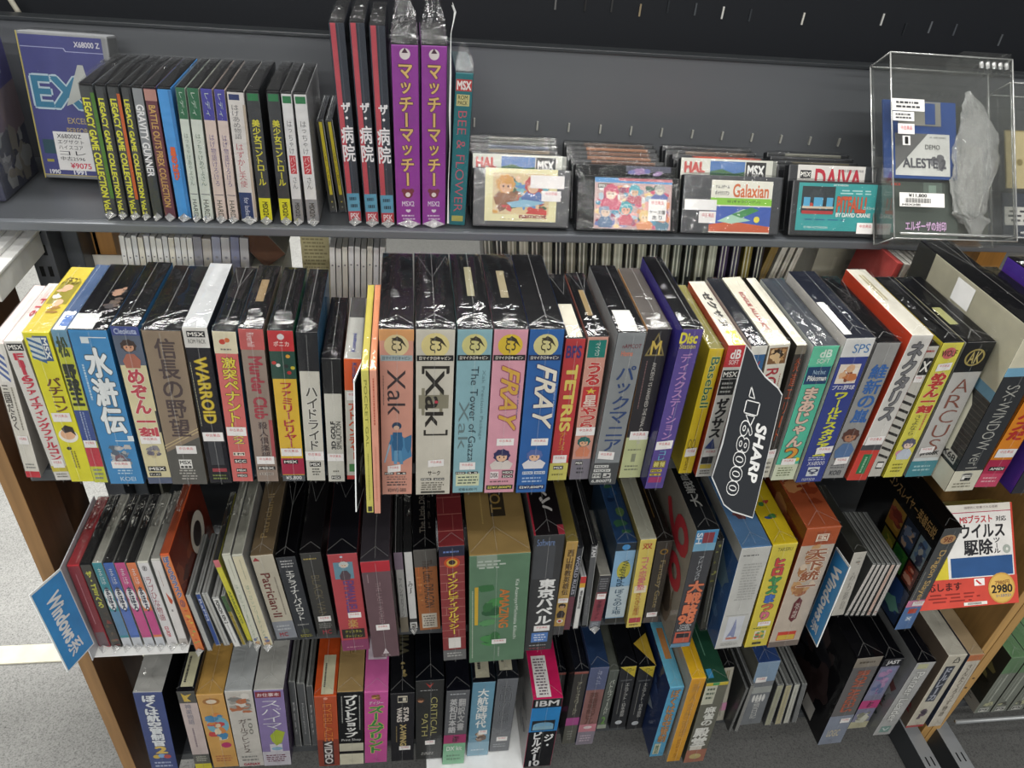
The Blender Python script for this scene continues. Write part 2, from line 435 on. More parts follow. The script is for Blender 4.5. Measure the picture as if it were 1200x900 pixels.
SWORD = [POLY([(.3,.60),(.62,.60),(.93,.66),(.98,.74),(.8,.76),(.66,.78),(.34,.77)],'4c86b0'),POLY([(.38,.585),(.66,.585),(.7,.67),(.62,.72),(.42,.72),(.34,.66)],'2f628c',lay=3),D(.5,.545,.15,'27415e',lay=4),D(.49,.556,.09,'d8b49c',lay=5),POLY([(.42,.70),(.52,.70),(.5,.79),(.4,.79)],'6aa0c4',lay=4),POLY([(.54,.70),(.64,.70),(.7,.79),(.6,.79)],'5a92b8',lay=4),POLY([(.74,.62),(.97,.60),(.96,.68),(.86,.72),(.76,.68)],'3a6f98',lay=4),POLY([(.36,.6),(.24,.66),(.26,.675),(.4,.63)],'3f78a4',lay=5),POLY([(.26,.655),(.3,.665),(.12,.78),(.09,.775)],'9cc0d8',lay=5)]
# ================================================================== second shelf: boxed games, left to right
BK = '0b0b0e'
R2 = 'boxed games along the second shelf'
I(2,'box',(32,560),(-14,403),(4,402),0.11,'dcd8cc','e4cfcd','d8d2ca',[B(.0,.3,'e4e0d8'),POLY([(.2,.02),(.8,.02),(.8,.26),(.2,.26)],'f0eee6'),*[POLY([(.2,a),(.8,a+.06),(.8,a+.085),(.2,a+.025)],'5a6fa8') for a in (.03,.08,.13,.18)],T(.28,.62,'三国だらく','3a3530',u0=.1,u1=.5),LN(.3,.62,1,'8a8478',.62,.8,vert=True),P_(.66),LN(.88,.93,2,'8a8a88'),B(.95,1,'c9303c')],'cream boxed game with a red foot, first from the left on the second shelf',group=R2)
I(2,'box',(66,563),(4,400),(27,399),0.11,'dcd9d2','e0dcd6','d4d0c8',[MSX(.015,.06,.1,.95),T(.075,.84,'F-16ファイティングファルコン','c9344a',u0=.22,u1=.86,bold=.05),P_(.83),B(.885,.93,'c9b93c'),LN(.94,.98,2,'77746c'),B(.05,.55,'f0c8c4',.1,.5,face='t'),T(.3,.6,'F16','b02a3a','r',.3,.7,face='t',part='top_title')],'white boxed game with slanted red katakana down its spine, second shelf',group=R2)
I(2,'box',(83,565),(24,390),(57,387),0.128,'e3dc2c','c9b52e','e8e03a',[B(.02,.17,'3e5c8a',.32,.88),B(.03,.16,'d8e0dc',.12,.62),*[POLY([(.1,a),(.6,a+.035),(.6,a+.05),(.1,a+.015)],'3e6c9a') for a in (.03,.065,.1,.135)],T(.03,.155,'MSX','eef0ea','r',.66,.84,bold=.04,part='logo'),T(.27,.5,'パチコン','6a3a20',u0=.32,u1=.86,bold=.04),P_(.5,.1,.85,.06),D(.5,.66,.40,'f3efe2'),D(.5,.65,.30,'e6b48e',lay=3),POLY([(.3,.61),(.5,.585),(.78,.6),(.84,.66),(.66,.63),(.4,.64)],'2a2220',lay=4),D(.36,.75,.1,'2a2a26'),LN(.77,.9,2,'8a7f20',.35,.6,vert=True),B(.25,.6,'8e8420',.1,.9,face='t'),ART(.3,.75,['f0e6d6','e0b090','a0762c'],4,.1,.8,8,'t'),T(.18,.3,'パチコン','5c4718','h',.15,.85,face='t',part='top_title')],'bright yellow boxed game with brown katakana and a round portrait on its spine',group=R2)
I(2,'box',(110,566),(58,387),(77,386),0.128,'c8cc3c','29466e','c5ccd0',[B(0,.1,'6f9bb5'),T(.035,.16,'松','3c4a2a',u0=.15,u1=.8,bold=.05),T(.2,.46,'野球王','252d22',u0=.12,u1=.88,bold=.08),B(.49,.70,'3b4f8e'),LN(.5,.69,2,'8c9cc4',.3,.7,vert=True),P_(.69,.05,.95,.05),B(.745,.88,'c43a48'),LN(.89,.98,3,'888c8c'),B(.75,1,'dfe2dc',.1,.9,face='t'),B(.8,.95,'4a72b8',.35,.9,face='t')],'narrow lime green boxed game with heavy black kanji over a blue and red lower half',group=R2)
I(2,'box',(130,568),(79,387),(125,386),0.128,'3f8cc4',BK,'3f82b8',[T(.10,.64,'水滸伝','eef2f2',u0=.26,u1=.86,bold=.05,out='49606e'),T(.04,.075,'「','dfe8ea',u0=.3,u1=.9,bold=.03,mode='h'),T(.655,.69,'」','dfe8ea',u0=.5,u1=.98,bold=.03,mode='h'),LN(.2,.42,1,'bcd6e6',.1,.2,vert=True),ART(.70,.86,['8a95a4','c6c2be','7d5a62','5b6b7c','a9aeb0'],9,.18,.9,20),P_(.83,.2,.75,.05),LN(.89,.93,2,'bcd8ea',.3,.8),T(.945,.975,'KOEI','bcd6e8','h',.34,.78,part='maker_name'),B(.78,.99,'c9ccca',.0,.62,face='t'),ART(.3,.72,['4a3a30','9a7660','2a2426'],5,.5,.95,7,'t')],'sky blue boxed game with three large white kanji down its spine',group=R2)
I(2,'box',(175,567),(129,383),(162,384),0.128,'ddd3a8',BK,'2f6ea0',[B(0,.05,'3a4a8c'),T(.01,.04,'Cleokuta','c8d2e8','h',.1,.9,part='maker_name'),B(.05,.22,'5a6578'),FIG(.07,.235,'3a2a26','d29a78','b06a56'),T(.24,.52,'めぞん','c24452',u0=.2,u1=.8,bold=.05,out='f1ead4'),T(.53,.68,'一刻','c24452',u0=.15,u1=.85,bold=.06,out='f1ead4'),B(.5,.64,'333438',.92,1),P_(.665,.1,.9,.05),ART(.73,.82,['8d8a90','c8b890','6a6674'],2,.2,.8),MSX(.875,.91,.12,.85),MSX(.92,.945,.12,.6,s='ディスク'),B(.955,1,'56607a')],'cream and blue boxed game with wobbly red hiragana and a bending figure at its top',group=R2)
I(2,'box',(203,568),(165,388),(212,388),0.128,'8f7d68',BK,'84725e',[T(.04,.66,'信長の野望','4b3c3c',u0=.26,u1=.78,bold=.03),*[POLY([(.0,.72+a),(1,.60+a),(1,.607+a),(0,.727+a)],'c2ae84') for a in (0,.02)],POLY([(0,.77),(1,.66),(1,1),(0,1)],'55544f'),P_(.72,.3,.86,.055),MSX(.82,.86,.3,.66,c='e8e6e0',tc='1c1c1c'),MSX(.86,.885,.3,.66,c='e8e6e0',tc='1c1c1c',s='●●●'),LN(.89,.97,4,'b5b2aa',.25,.8)],'taupe brown boxed game with dark mincho kanji and two thin diagonal gold lines',group=R2)
I(2,'box',(247,566),(213,384),(244,385),0.128,'24242a','a9abad','2b2b30',[B(0,.115,'dcdad4'),MSX(.02,.055,.14,.88),T(.065,.09,'ROM PACK','55534e','h',.16,.86,part='small_print',bold=0),T(.17,.58,'WARROID','d9c034','r',.26,.76,bold=.04,out='6c5410'),LN(.2,.6,1,'c8c4a0',.06,.1,vert=True),P_(.64,.05,.95,.06),B(.7,.87,'303238',.2,.8),B(.895,.92,'9e3540',.2,.85),LN(.935,.98,2,'7c8a3c')],'black boxed game with gold block lettering under a white cap and a grey top',group=R2)
I(2,'box',(272,565),(247,389),(276,389),0.128,'d56c68',BK,'4c7da0',[B(0,.13,'e0d7b8'),D(.38,.06,.14,'c8402c'),D(.58,.05,.12,'d8703c',lay=3),LN(.095,.115,1,'77706a',.25,.8),T(.15,.64,'激突ペナントレ','e8d648',u0=.24,u1=.84,bold=.03,out='7a3a34'),T(.64,.72,'ス2','e2c84c',u0=.3,u1=.8,bold=.03,out='4b5c7c'),P_(.60,.05,.95,.06),MSX(.78,.805,.2,.75,c='e8e0d0',tc='333'.ljust(6,'3'),s='1M'),MSX(.83,.86,.2,.8,s='SCC'),MSX(.90,.925,.25,.75),MSX(.94,.965,.25,.75,s='MSX2')],'coral red boxed game with yellow baseball title characters under a cream cap',group=R2)
I(2,'box',(302,565),(279,386),(308,386),0.128,'98867a',BK,'8c7a6e',[B(.0,.12,'c25a58',.0,1),T(.02,.10,'Riverhill','f1dcd8','r',.3,.6,bold=0,part='maker_name'),T(.16,.55,'Murder Club','a63c48','r',.28,.82,bold=.05),T(.57,.83,'殺人倶楽部','4c3c3c',u0=.36,u1=.74),B(.56,.82,'a84f52',.82,.98),P_(.81,.1,.9,.055),MSX(.885,.91,.1,.9),MSX(.93,.95,.15,.8,c='b8aca2',tc='4a4038',s='3.5 2DD'),B(.25,.6,'7a6440',.34,.68,face='t')],'greyish brown boxed game with a dark red english title and thin kanji below it',group=R2)
I(2,'box',(332,564),(313,388),(343,388),0.128,'e0b83a',BK,'2a6a4a',[B(0,.12,'bf2f34'),D(.5,.035,.14,'ded8d8'),T(.06,.09,'ポニカ','f0d8d0','h',.2,.8,part='maker_name'),B(.12,.29,'20483c'),*[D(u,v,.09,c,lay=3) for u,v,c in ((.14,.19,'c03a34'),(.3,.205,'e8e4da'),(.72,.15,'d8a03a'),(.62,.21,'2b2b2b'),(.88,.22,'c8b834'),(.72,.25,'b53232'))],T(.31,.80,'ファミリービリヤード','b02c3c',u0=.28,u1=.78,bold=.04),P_(.755,.05,.95,.055),B(.83,.95,'a82a48'),MSX(.84,.87,.1,.75),B(.955,1,'55585c'),T(.96,.99,'¥5,800','e6e6e2','h',.15,.85,part='printed_price')],'yellow boxed game with red katakana and a green billiard table picture',group=R2)
I(2,'box',(360,564),(347,390),(372,390),0.128,'cfccc0',BK,'2d6c94',[B(0,.235,'17191f'),T(.33,.77,'ハイドライド','55534c',u0=.26,u1=.82,bold=.035,out='f4f2ea',),P_(.775,.02,.98,.065),MSX(.855,.89,.2,.8),LN(.9,.96,3,'55534c',.3,.75)],'off white boxed game with a black top third and outlined katakana',group=R2)
I(2,'box',(385,565),(377,421),(399,421),0.12,'cdcbc0',BK,'2d3138',[B(0,.26,'101114'),T(.48,.71,'3D GOLF','2a2a2a','u',.3,.55,bold=.05),T(.48,.71,'SIMULATION','4c4c48','u',.6,.88,bold=.02,part='subtitle'),P_(.745,.03,.97,.065),LN(.89,.92,1,'777468',.3,.7),MSX(.945,.975,.2,.75)],'short off white boxed game with a black upper quarter and sideways english lettering',group=R2)
I(2,'box',(407,562),(403,421),(424,421),0.12,'d2cfc4','9a9a94','e0602c',[B(0,.24,'df5c26'),T(.03,.18,'Konami','2c3c7c','r',.45,.72,bold=.03,part='maker_name'),P_(.245,.1,.9,.07),T(.34,.82,'アドベンチャー','d8542c',u0=.2,u1=.75,bold=.04),B(.86,.93,'4a8a4c',.15,.75),B(.965,1,'c9403c'),T(.62,.9,'Konami','2c3c84','u',.35,.6,face='t',part='top_title'),B(0,.35,'2c2c2c',.05,.95,face='t')],'short grey boxed game with an orange cap and blue maker lettering',group=R2)
I(2,'slim',(430,601),(423,434),(432,434),.16,'d9d26c','b8ab3c','3b3426',[T(.06,.5,'POCKET GAL','8a8a3a','r',.3,.7,bold=0),LN(.55,.9,1,'8f8f40',.4,.6,vert=True),B(.95,.99,'3a3a30',.2,.8)],'very thin yellow case jutting forward of the boxes on the second shelf',name='slim_case',cat='game case',group='thin cases on the second shelf')
I(2,'slim',(439,602),(433,434),(442,434),.16,'e8a48c','d98a5c','b07058',[LN(.05,.35,1,'c0604c',.3,.7,vert=True),LN(.5,.9,1,'c98070',.4,.6,vert=True)],'very thin salmon orange case beside the yellow one on the second shelf',name='slim_case',cat='game case',group='thin cases on the second shelf')
def micro(v, c, kc='15161a', tc='ece8dc'):
    return [D(.5,.085,.36,c,lay=2,sq=1.05),T(.045,.125,'ξ3','3a3428','h',.36,.66,bold=0,part='maker_emblem'),POLY([(.36,.06),(.52,.035),(.66,.05),(.8,.095),(.62,.065),(.5,.06)],'3a3428',lay=3),MSX(.137,.168,.03,.97,s='日マイクロキャビン',c=kc,tc=tc)]
I(2,'box',(447,580),(443,386),(485,386),0.155,'d59a88',BK,'c48878',[B(0,.06,'d99f68'),*micro(0,'dccb9a','9fb0b4','4b5a60'),T(.215,.48,'Xak','3c3034','r',.22,.76,bold=.01,shear=0),LN(.25,.42,1,'8a6a60',.08,.13,vert=True),*SWORD,P_(.79,.2,.62,.045,tilt=-.01),MSX(.845,.862,.1,.4),MSX(.845,.862,.48,.8,s='3.5'),LN(.87,.9,2,'8a6a60'),LN(.905,.94,2,'4a4444'),T(.955,.98,'¥2WVD-5800','4a3f3c','h',.2,.8,bold=0,part='printed_price')],'salmon pink boxed game with a black serif title and a blue swordsman',group=R2)
I(2,'box',(487,580),(487,386),(534,386),0.155,'cfcabc',BK,'c2bdb0',[*micro(0,'e2d392'),B(.36,.44,'8b8672',.08,.88),B(.32,.48,'8b8672',.16,.24),B(.32,.48,'8b8672',.64,.72),T(.22,.55,'Xak','26221e','r',.26,.74,bold=.02),T(.195,.235,'⎴','2b2723','h',.16,.88,bold=.0,part='title_bracket'),POLY([(.16,.2),(.86,.2),(.86,.24),(.8,.24),(.8,.21),(.22,.21),(.22,.24),(.16,.24)],'2b2723'),POLY([(.22,.6),(.22,.57),(.28,.57),(.28,.595),(.82,.595),(.82,.57),(.88,.57),(.88,.605),(.22,.605)],'2b2723'),D(.55,.4,.05,'c23c50',lay=4),P_(.755,.35,.8,.045,tilt=-.008),T(.835,.865,'サーク','3c3a34','h',.35,.7,part='subtitle'),MSX(.885,.9,.15,.45),MSX(.885,.9,.52,.82,s='2DD'),LN(.91,.97,4,'6b675c'),B(.975,.99,'4c4a44',.15,.85)],'pale grey marbled boxed game with a bracketed black serif title, second shelf',group=R2)
I(2,'box',(530,578),(536,386),(578,386),0.155,'8db6bf',BK,'7ea8b0',[*micro(0,'d9d28c'),T(.20,.78,'The Tower of Gazza','2f444e','r',.44,.66,bold=.01),T(.22,.64,'Xak Precious Package','6d8c94','r',.74,.86,bold=0,part='subtitle'),T(.4,.7,'Xak','6b7f82','r',.12,.42,bold=-.005,part='emblem'),P_(.785,.2,.7,.05),B(.865,.95,'d6dbb8',.1,.85),MSX(.852,.868,.08,.4),MSX(.852,.868,.46,.8,s='3.5'),LN(.88,.94,3,'5b6a60'),T(.965,.985,'定価 8,800 円','3a4c50','h',.2,.8,bold=0,part='printed_price'),B(.2,.6,'8c8668',.4,.62,face='t')],'light blue boxed game with a long serif title running down its spine, second shelf',group=R2)
I(2,'box',(567,578),(579,386),(620,386),0.155,'dc9fae',BK,'cf94a0',[*micro(0,'e2c23e'),T(.2,.58,'FRAY','dcae4c','r',.32,.84,bold=.03,out='a4586c',shear=.4),T(.28,.5,'In magical adventure','4a5c94','r',.82,.9,bold=0,part='subtitle'),P_(.63,.3,.85,.045),FIG(.70,.835,'33325c','e8bc9c','ddd3cc',.1,.9),MSX(.85,.9,.16,.44,c='efe3e3',tc='4c4444',s='DISK'),MSX(.845,.87,.55,.92,s='MSX2'),MSX(.875,.895,.55,.92,s='2DD'),LN(.91,.93,1,'7b5a62'),MSX(.945,.975,.06,.94,s='日¥7,800円',c='3b3f34',tc='e6d96a'),B(.25,.62,'857a5c',.38,.62,face='t')],'rose pink boxed game with flowing gold script lettering, second shelf',group=R2)
I(2,'box',(604,578),(621,386),(662,387),0.155,'2e64a8',BK,'2a5c9c',[*micro(0,'ded596','20284a'),T(.19,.57,'FRAY','eee6d4','r',.32,.9,bold=.03,out='27437c',shear=.4),T(.3,.5,'In magical adventure','c8d4ec','r',.88,.95,bold=0,part='subtitle'),P_(.63,.35,.88,.045),FIG(.70,.83,'5a6ea8','e8bc9c','e4e0e2',.1,.9),MSX(.85,.87,.16,.5,c='d8e0ea',tc='2a4a80'),MSX(.85,.87,.55,.9,c='d8e0ea',tc='2a4a80',s='2DD'),LN(.885,.93,2,'a8c0e0'),MSX(.945,.975,.06,.94,s='日¥7,800円',c='23386a',tc='e6e6da')],'royal blue boxed game with flowing white script lettering, second shelf',group=R2)
I(2,'box',(642,563),(663,397),(687,397),0.134,'c23f42',BK,'b23a3c',[T(.045,.12,'BPS','4a3a74','h',.12,.85,bold=.04,part='maker_name'),T(.17,.62,'TETRIS','e8d06a','r',.26,.78,bold=.05),T(.63,.77,'テトリス','d8a03c',u0=.3,u1=.7,bold=.0,part='subtitle'),P_(.80,.12,.86,.06),B(.865,1,'cfc86a'),MSX(.885,.915,.2,.75),LN(.94,.97,1,'8a8444'),B(.5,.98,'cfcab8',.15,.85,face='t')],'red boxed game with yellow block capitals, right of the royal blue script box',group=R2)
I(2,'box',(667,562),(689,395),(714,395),0.134,'d49c8c',BK,'c88e80',[B(.02,.13,'1f7f74',.08,.92),T(.035,.115,'マイクロ','d8e8e0','r',.42,.66,bold=0,part='maker_name'),T(.16,.31,'うる','c63c3c',u0=.14,u1=.86,bold=.06,out='ecd8c8'),B(.32,.46,'c63c3c',.1,.9),T(.325,.37,'★','e8c84c',u0=.25,u1=.75),T(.375,.455,'星','ecd6c8',u0=.2,u1=.82,bold=.04),T(.46,.61,'やつら','c63c3c',u0=.14,u1=.86,bold=.06,out='ecd8c8'),P_(.60,.02,.98,.06),FIG(.67,.82,'2c6a64','e8b490','d88868',.1,.9),B(.84,1,'7f7a84'),MSX(.855,.885,.2,.6),LN(.9,.96,2,'3b3a40',.3,.7),B(.3,.7,'8a7348',.35,.62,face='t')],'pinkish boxed game with red brush style hiragana and a green haired figure',group=R2)
I(2,'box',(691,568),(724,390),(758,390),0.142,'8a8e90',BK,'a3a6a6',[T(.065,.09,'nAMCOT','7a2c38','h',.25,.9,bold=0,part='maker_name'),T(.105,.135,'Home','d8846c','h',.25,.65,bold=.03,part='brand_line'),T(.19,.76,'パックマニア','344a78',u0=.24,u1=.88,bold=.02),P_(.76,.1,.72,.055,tilt=.01),B(.84,1,'4a4c4e'),MSX(.855,.875,.05,.6,c='e0e0dc',tc='26262a',s='MSX2'),MSX(.885,.905,.05,.7,c='e0e0dc',tc='26262a',s='MSX2+'),MSX(.915,.95,.03,.36,c='cfcfca',tc='333338',s='FM'),MSX(.915,.95,.45,.75,c='cfcfca',tc='333338',s='♪'),T(.96,.985,'6,800円','e2e2de','h',.03,.8,part='printed_price'),B(.7,.98,'cfcfca',.1,.75,face='t')],'silver grey boxed game with dark blue katakana and a white sticker on its black top',group=R2)
I(2,'box',(725,560),(759,386),(787,386),0.13,'2c2a2e','3a322c','d4a06c',[POLY([(.5,.02),(.08,.16),(.92,.16)],'8a7c50'),POLY([(.5,.04),(.18,.15),(.82,.15)],'2c2620',lay=3),T(.07,.15,'M','d8bc5c','h',.3,.7,bold=.03,part='emblem'),LN(.19,.5,1,'8a6a6a',.2,.28,vert=True),T(.2,.75,'ANCIENT YS VANISHED THE FINAL CHAPTER','c9c4bc','r',.5,.66,bold=.01),B(.70,1,'c3c998'),P_(.655,.12,.95,.06),LN(.78,.8,1,'7c8068'),B(.82,.88,'8a8f74',.4,.6),LN(.9,.95,2,'7c8068')],'black boxed game with white condensed capitals over a pale green lower third',group=R2)
I(2,'box',(755,573),(800,386),(825,385),0.155,'5c4c94',BK,'3d3590',[T(.02,.075,'Disc','e4d84c','h',.0,.8,bold=.05,part='subtitle'),T(.08,.105,'Station','d8cc6c','h',.05,.8,bold=.02,part='subtitle'),T(.13,.66,'ディスクステーション','b88cc4',u0=.25,u1=.75,bold=.03),P_(.66,.05,.9,.055,tilt=-.01),T(.73,.8,'コレ','6cb0d0',u0=.3,u1=.7,bold=.02,part='edition'),MSX(.80,.85,.15,.8,c='8a7c40',tc='e6dc7c',s='88 98'),MSX(.86,.88,.1,.7,c='c9b83c',tc='2a2444'),MSX(.89,.905,.1,.7,c='c9b83c',tc='2a2444',s='2+'),B(.915,.955,'a03c6c',.1,.8)],'violet boxed game with pale mauve katakana, leaning right on the second shelf',group=R2)
I(2,'box',(795,555),(832,409),(850,407),0.136,'d9bc22','7a7430','e0c82a',[T(.06,.44,'Baseball','2f6c54','r',.3,.86,bold=.02,out='e8e07c'),LN(.46,.68,1,'a0842c',.5,.6,vert=True),T(.7,.78,'○○','6c5c24','h',.15,.7,bold=0,part='emblem'),P_(.77,.1,.9,.07,tilt=-.01),T(.85,.97,'SPORTS','6c5420','r',.3,.5,bold=.01,part='maker_name')],'yellow boxed game with green cursive lettering, left of the red capped white one',group=R2)
I(2,'box',(814,559),(853,405),(875,404),0.136,'d6d4ce','d0ccbe','c23c2a',[B(0,.15,'c22c34'),T(.03,.09,'dB','f1ece8','h',.25,.8,bold=.04,part='maker_name'),T(.1,.13,'SOFT','f1dcd8','h',.25,.8,bold=.02,part='maker_name'),MSX(.17,.23,.05,.95),B(.235,.35,'17181b',.05,.95),LN(.25,.34,3,'b8b8b4'),T(.37,.68,'ゼクサス','1d1c20',u0=.18,u1=.82,bold=.06),POLY([(.5,.68),(.1,.76),(.75,.77)],'3c4c84'),P_(.76,.1,.95,.06,tilt=-.01),B(.83,.89,'26262c',.1,.8),B(.895,.93,'d8c040',.1,.8),LN(.94,.98,2,'55534e'),T(.2,.75,'ゼクサス','2b2a2c','r',.3,.75,face='t',part='top_title',bold=.05),B(.8,1,'e4dc50',.3,.9,face='t')],'white boxed game with a red cap and heavy black katakana beside the dark sign',group=R2)
I(2,'box',(846,560),(881,406),(900,404),0.145,'35608c','22242a','dcd8cc',[B(0,.06,'d8d6cc',0,1),T(.1,.25,'メイ','b04048',u0=.3,u1=.8),LN(.3,.9,2,'8aa0b8',.2,.8,vert=True)],'blue boxed game with a white rim, mostly hidden behind the dark hanging sign',group=R2)
I(2,'box',(868,560),(902,405),(929,404),0.145,'d6d2c4','cfcab8','b9b4a6',[B(.02,.13,'7d5a3a',.06,.94),ART(.02,.13,['b58a5a','3a2c20','d8b88a'],8,.08,.92),T(.16,.5,'ROGUE','a8323c','r',.12,.7,bold=.02),LN(.2,.5,1,'a06050',.8,.88,vert=True),T(.25,.8,'ROGUE ALLIANCE','a83440','r',.3,.52,face='t',part='top_title')],'cream boxed game with a small fantasy painting and red capitals beside the dark sign',group=R2)
I(2,'box',(887,560),(931,405),(947,404),0.145,'3a3430','d4d0c0','33302c',[B(0,.06,'7d7668'),T(.08,.7,'炎道エリート','b4502c',u0=.25,u1=.8,bold=.0),P_(.76,.1,.95,.07,tilt=-.01),B(.83,1,'d0ccbc'),LN(.86,.97,3,'77746a')],'dark brown boxed game with rust coloured characters beside the mint green box',group=R2)
I(2,'box',(902,563),(953,406),(986,405),0.145,'58bfa0','232a34','d8dcd4',[B(0,.13,'6ac8a4'),T(.025,.075,'dB','dceee0','h',.35,.8,bold=.04,part='maker_name'),T(.085,.115,'SOFT','dceee0','h',.3,.8,bold=.02,part='maker_name'),B(.14,.26,'27456c',.05,.95),T(.16,.19,'Not but','b8d4e8','h',.3,.8,bold=0,part='subtitle'),T(.2,.235,'Pikkoman','f0f0ec','h',.15,.9,bold=.03,part='subtitle'),T(.28,.73,'まあじゃん','e6c8b4',u0=.2,u1=.8,bold=.05,out='5a4a54'),T(.73,.85,'2','e0a040',u0=.2,u1=.85,bold=.03,out='6a4a3c'),D(.85,.83,.1,'e8d83c',lay=5),P_(.82,.2,.8,.05),B(.87,1,'d6dcc0'),LN(.89,.97,4,'77805c')],'mint green boxed game with puffy pink outlined hiragana and a numeral two',group=R2)
I(2,'box',(930,566),(990,397),(1026,396),0.145,'37448c','1c1f2a','e6e2da',[B(0,.115,'dfdfdc'),T(.035,.09,'SPS','4a80b8','h',.35,.92,bold=.01,part='maker_name'),ART(.16,.285,['c87c4c','e0b48c','f0e8dc','8a4a30'],12,.12,.85,14,bg='e8dccc'),T(.295,.325,'プロ野球','e2e2ec','h',.1,.9,bold=.02,part='subtitle'),T(.34,.80,'ワールドスタジアム','d8d840',u0=.3,u1=.75,bold=.06),P_(.72,.35,.95,.05,tilt=-.01),LN(.80,.83,2,'c8cce0'),T(.835,.865,'X68000','dcdce8','h',.2,.85,bold=0,part='system_name'),MSX(.88,.95,.3,.75,c='d8dce0',tc='33395c',s='♀'),T(.965,.985,'namco','d0d4e8','h',.2,.7,bold=0,part='maker_name'),B(.5,.95,'e4e4e0',.02,.3,face='t')],'navy boxed game with yellow katakana and an orange baseball picture under a white cap',group=R2)
I(2,'box',(963,561),(1028,402),(1056,402),0.145,'9a9a98',BK,'8c8c8e',[T(.14,.56,'維新の嵐','3c6cb0',u0=.22,u1=.9,bold=.04),FIG(.60,.83,'5c3c34','b07c60','5c7aa4',.05,.95),ART(.77,.85,['b07058','a8a090','6a4a3c'],5,.05,.95),P_(.82,.25,.85,.055,tilt=-.01),LN(.88,.92,2,'66666a'),T(.935,.97,'KOEI','44464c','h',.25,.75,bold=.03,part='maker_name')],'silver boxed game with blurry blue kanji and a seated samurai picture',group=R2)
I(2,'box',(992,563),(1069,393),(1095,392),0.145,'d9d6d0','c9c5b8','d4492c',[T(.04,.56,'ネクタリス','77777a',u0=.2,u1=.8,bold=.05,out='2b2b2e'),P_(.66,.08,.95,.06,tilt=-.01),B(.73,.77,'4a4c50'),B(.77,1,'d0463c'),B(.8,.95,'2c7c50',.3,.75),LN(.82,.94,1,'9cc8a4',.4,.6,vert=True),LN(.1,.5,2,'a89c6c',.3,.6,face='t',vert=True)],'white boxed game with an orange red side and shadowed katakana, tilted right',group=R2)
I(2,'box',(1016,559),(1084,406),(1103,404),0.145,'c9c6bc',BK,'2c2c30',[LN(.02,.05,1,'b03c3c'),MSX(.08,.2,.3,.95,s='X'),P_(.2,.2,.8,.05),*[POLY([(.1,v),(.9,v+.03),(.9,v+.05),(.1,v+.02)],'2c2b2a') for v in (.32,.38,.44,.5,.56,.62,.68,.74,.8)],MSX(.87,.93,.3,.8,s='■')],'narrow off white boxed game with slanting black bars down its spine',group=R2)
I(2,'box',(1033,560),(1104,402),(1131,400),0.145,'dcd458',BK,'dcd038',[D(.5,.07,.3,'d06c6c'),T(.05,.09,'WOLF','54382c','h',.15,.85,bold=.02,part='maker_name'),P_(.13,.2,.85,.05,tilt=-.01),T(.2,.49,'めぞん一刻','c4403c',u0=.2,u1=.85,bold=.08,out='f0e4a4'),T(.5,.66,'さよなら','6c6a44',u0=.25,u1=.55,bold=.0,part='subtitle'),LN(.5,.62,1,'c8705c',.7,.85,vert=True),FIG(.68,.85,'5c5c70','ecd0c0','c8d0dc',.15,.95),D(.3,.8,.2,'e49cb4'),LN(.88,.96,3,'8c8634',.2,.8)],'lemon yellow boxed game with chunky red title characters and a pale figure at its foot',group=R2)
I(2,'box',(1060,559),(1133,402),(1167,402),0.145,'bfbdb8',BK,'aeb0b0',[B(0,.2,'16181c'),D(.5,.1,.33,'a89858',lay=2),D(.5,.1,.27,'1c1c1c',lay=3),T(.06,.14,'AK','b8a868','h',.3,.7,bold=.02,part='emblem'),T(.24,.80,'ARCUS','8a5648','v',.24,.8,bold=-.012),P_(.75,.1,.6,.045,tilt=-.01),T(.79,.83,'pro68K','2c2c30','h',.2,.85,bold=.03,part='system_name'),B(.845,.87,'cfd6d6',.05,.95),B(.87,1,'4a8c98'),LN(.9,.96,2,'a8ccd0'),B(.5,.75,'8c8c58',.1,.4,face='t')],'silver boxed game with spaced thin brown capitals and a round seal on black',group=R2)
I(2,'box',(1107,576),(1206,384),(1243,383),0.2,'2f3236',BK,'3e3e3c',[B(0,.22,'ded9c0'),B(.22,.27,'7cb0cc'),T(.32,.9,'SX-WINDOW ver1.0','b8b8b0','r',.3,.72,bold=-.01),B(.86,1,'dcd8c4'),MSX(.88,.93,.35,.7,s='F'),LN(.94,.98,2,'8a8674'),B(0,.36,'d8d4ba',.18,1,face='l'),B(.36,.42,'7cb0cc',.18,1,face='l'),*[POLY([(.2,.44+.03*i),(1,.44+.03*i-.02),(1,.447+.03*i-.02),(.2,.447+.03*i)],'5c5a54',face='l') for i in range(14)],POLY([(.74,.46),(.86,.44),(.9,.5),(.9,.8),(.72,.84),(.68,.8),(.68,.52)],'e4e2cc',face='l',lay=3),B(.86,1,'dcd8c4',.18,1,face='l',lay=3),MSX(.78,.84,.84,.97,face='l',c='f0f0e8',tc='2c2c2c',s='X68'),B(.02,.14,'e6e6e4',.42,.58,face='l',lay=3),LN(.05,.14,5,'2b2b2b',.44,.57,face='l',vert=True)],'largest box on the second shelf, grey striped with cream ends and pale vertical capitals',group=R2)
I(2,'box',(1141,571),(1246,392),(1276,390),0.15,'e08a24',BK,'d87c20',[T(.1,.66,'ダイナミックベスだ','b8322c',u0=.2,u1=.85,bold=.08),P_(.72,.1,.95,.06),B(.8,.9,'b02c50'),MSX(.85,.88,.2,.9,s='AMIDI'),B(.9,1,'cf4c6c'),LN(.92,.97,2,'ecb0b8')],'orange boxed game with thick red title strokes beside the big striped box',group=R2)
I(2,'box',(1184,579),(1300,385),(1325,384),0.16,'2f2f38',BK,'5a3cac',[B(0,.5,'dfe6e0',.55,1,face='l'),ART(.1,.9,['5a5a66','8a8a94'],3)],'purple sided boxed game cut by the right edge of the picture, second shelf',group=R2)

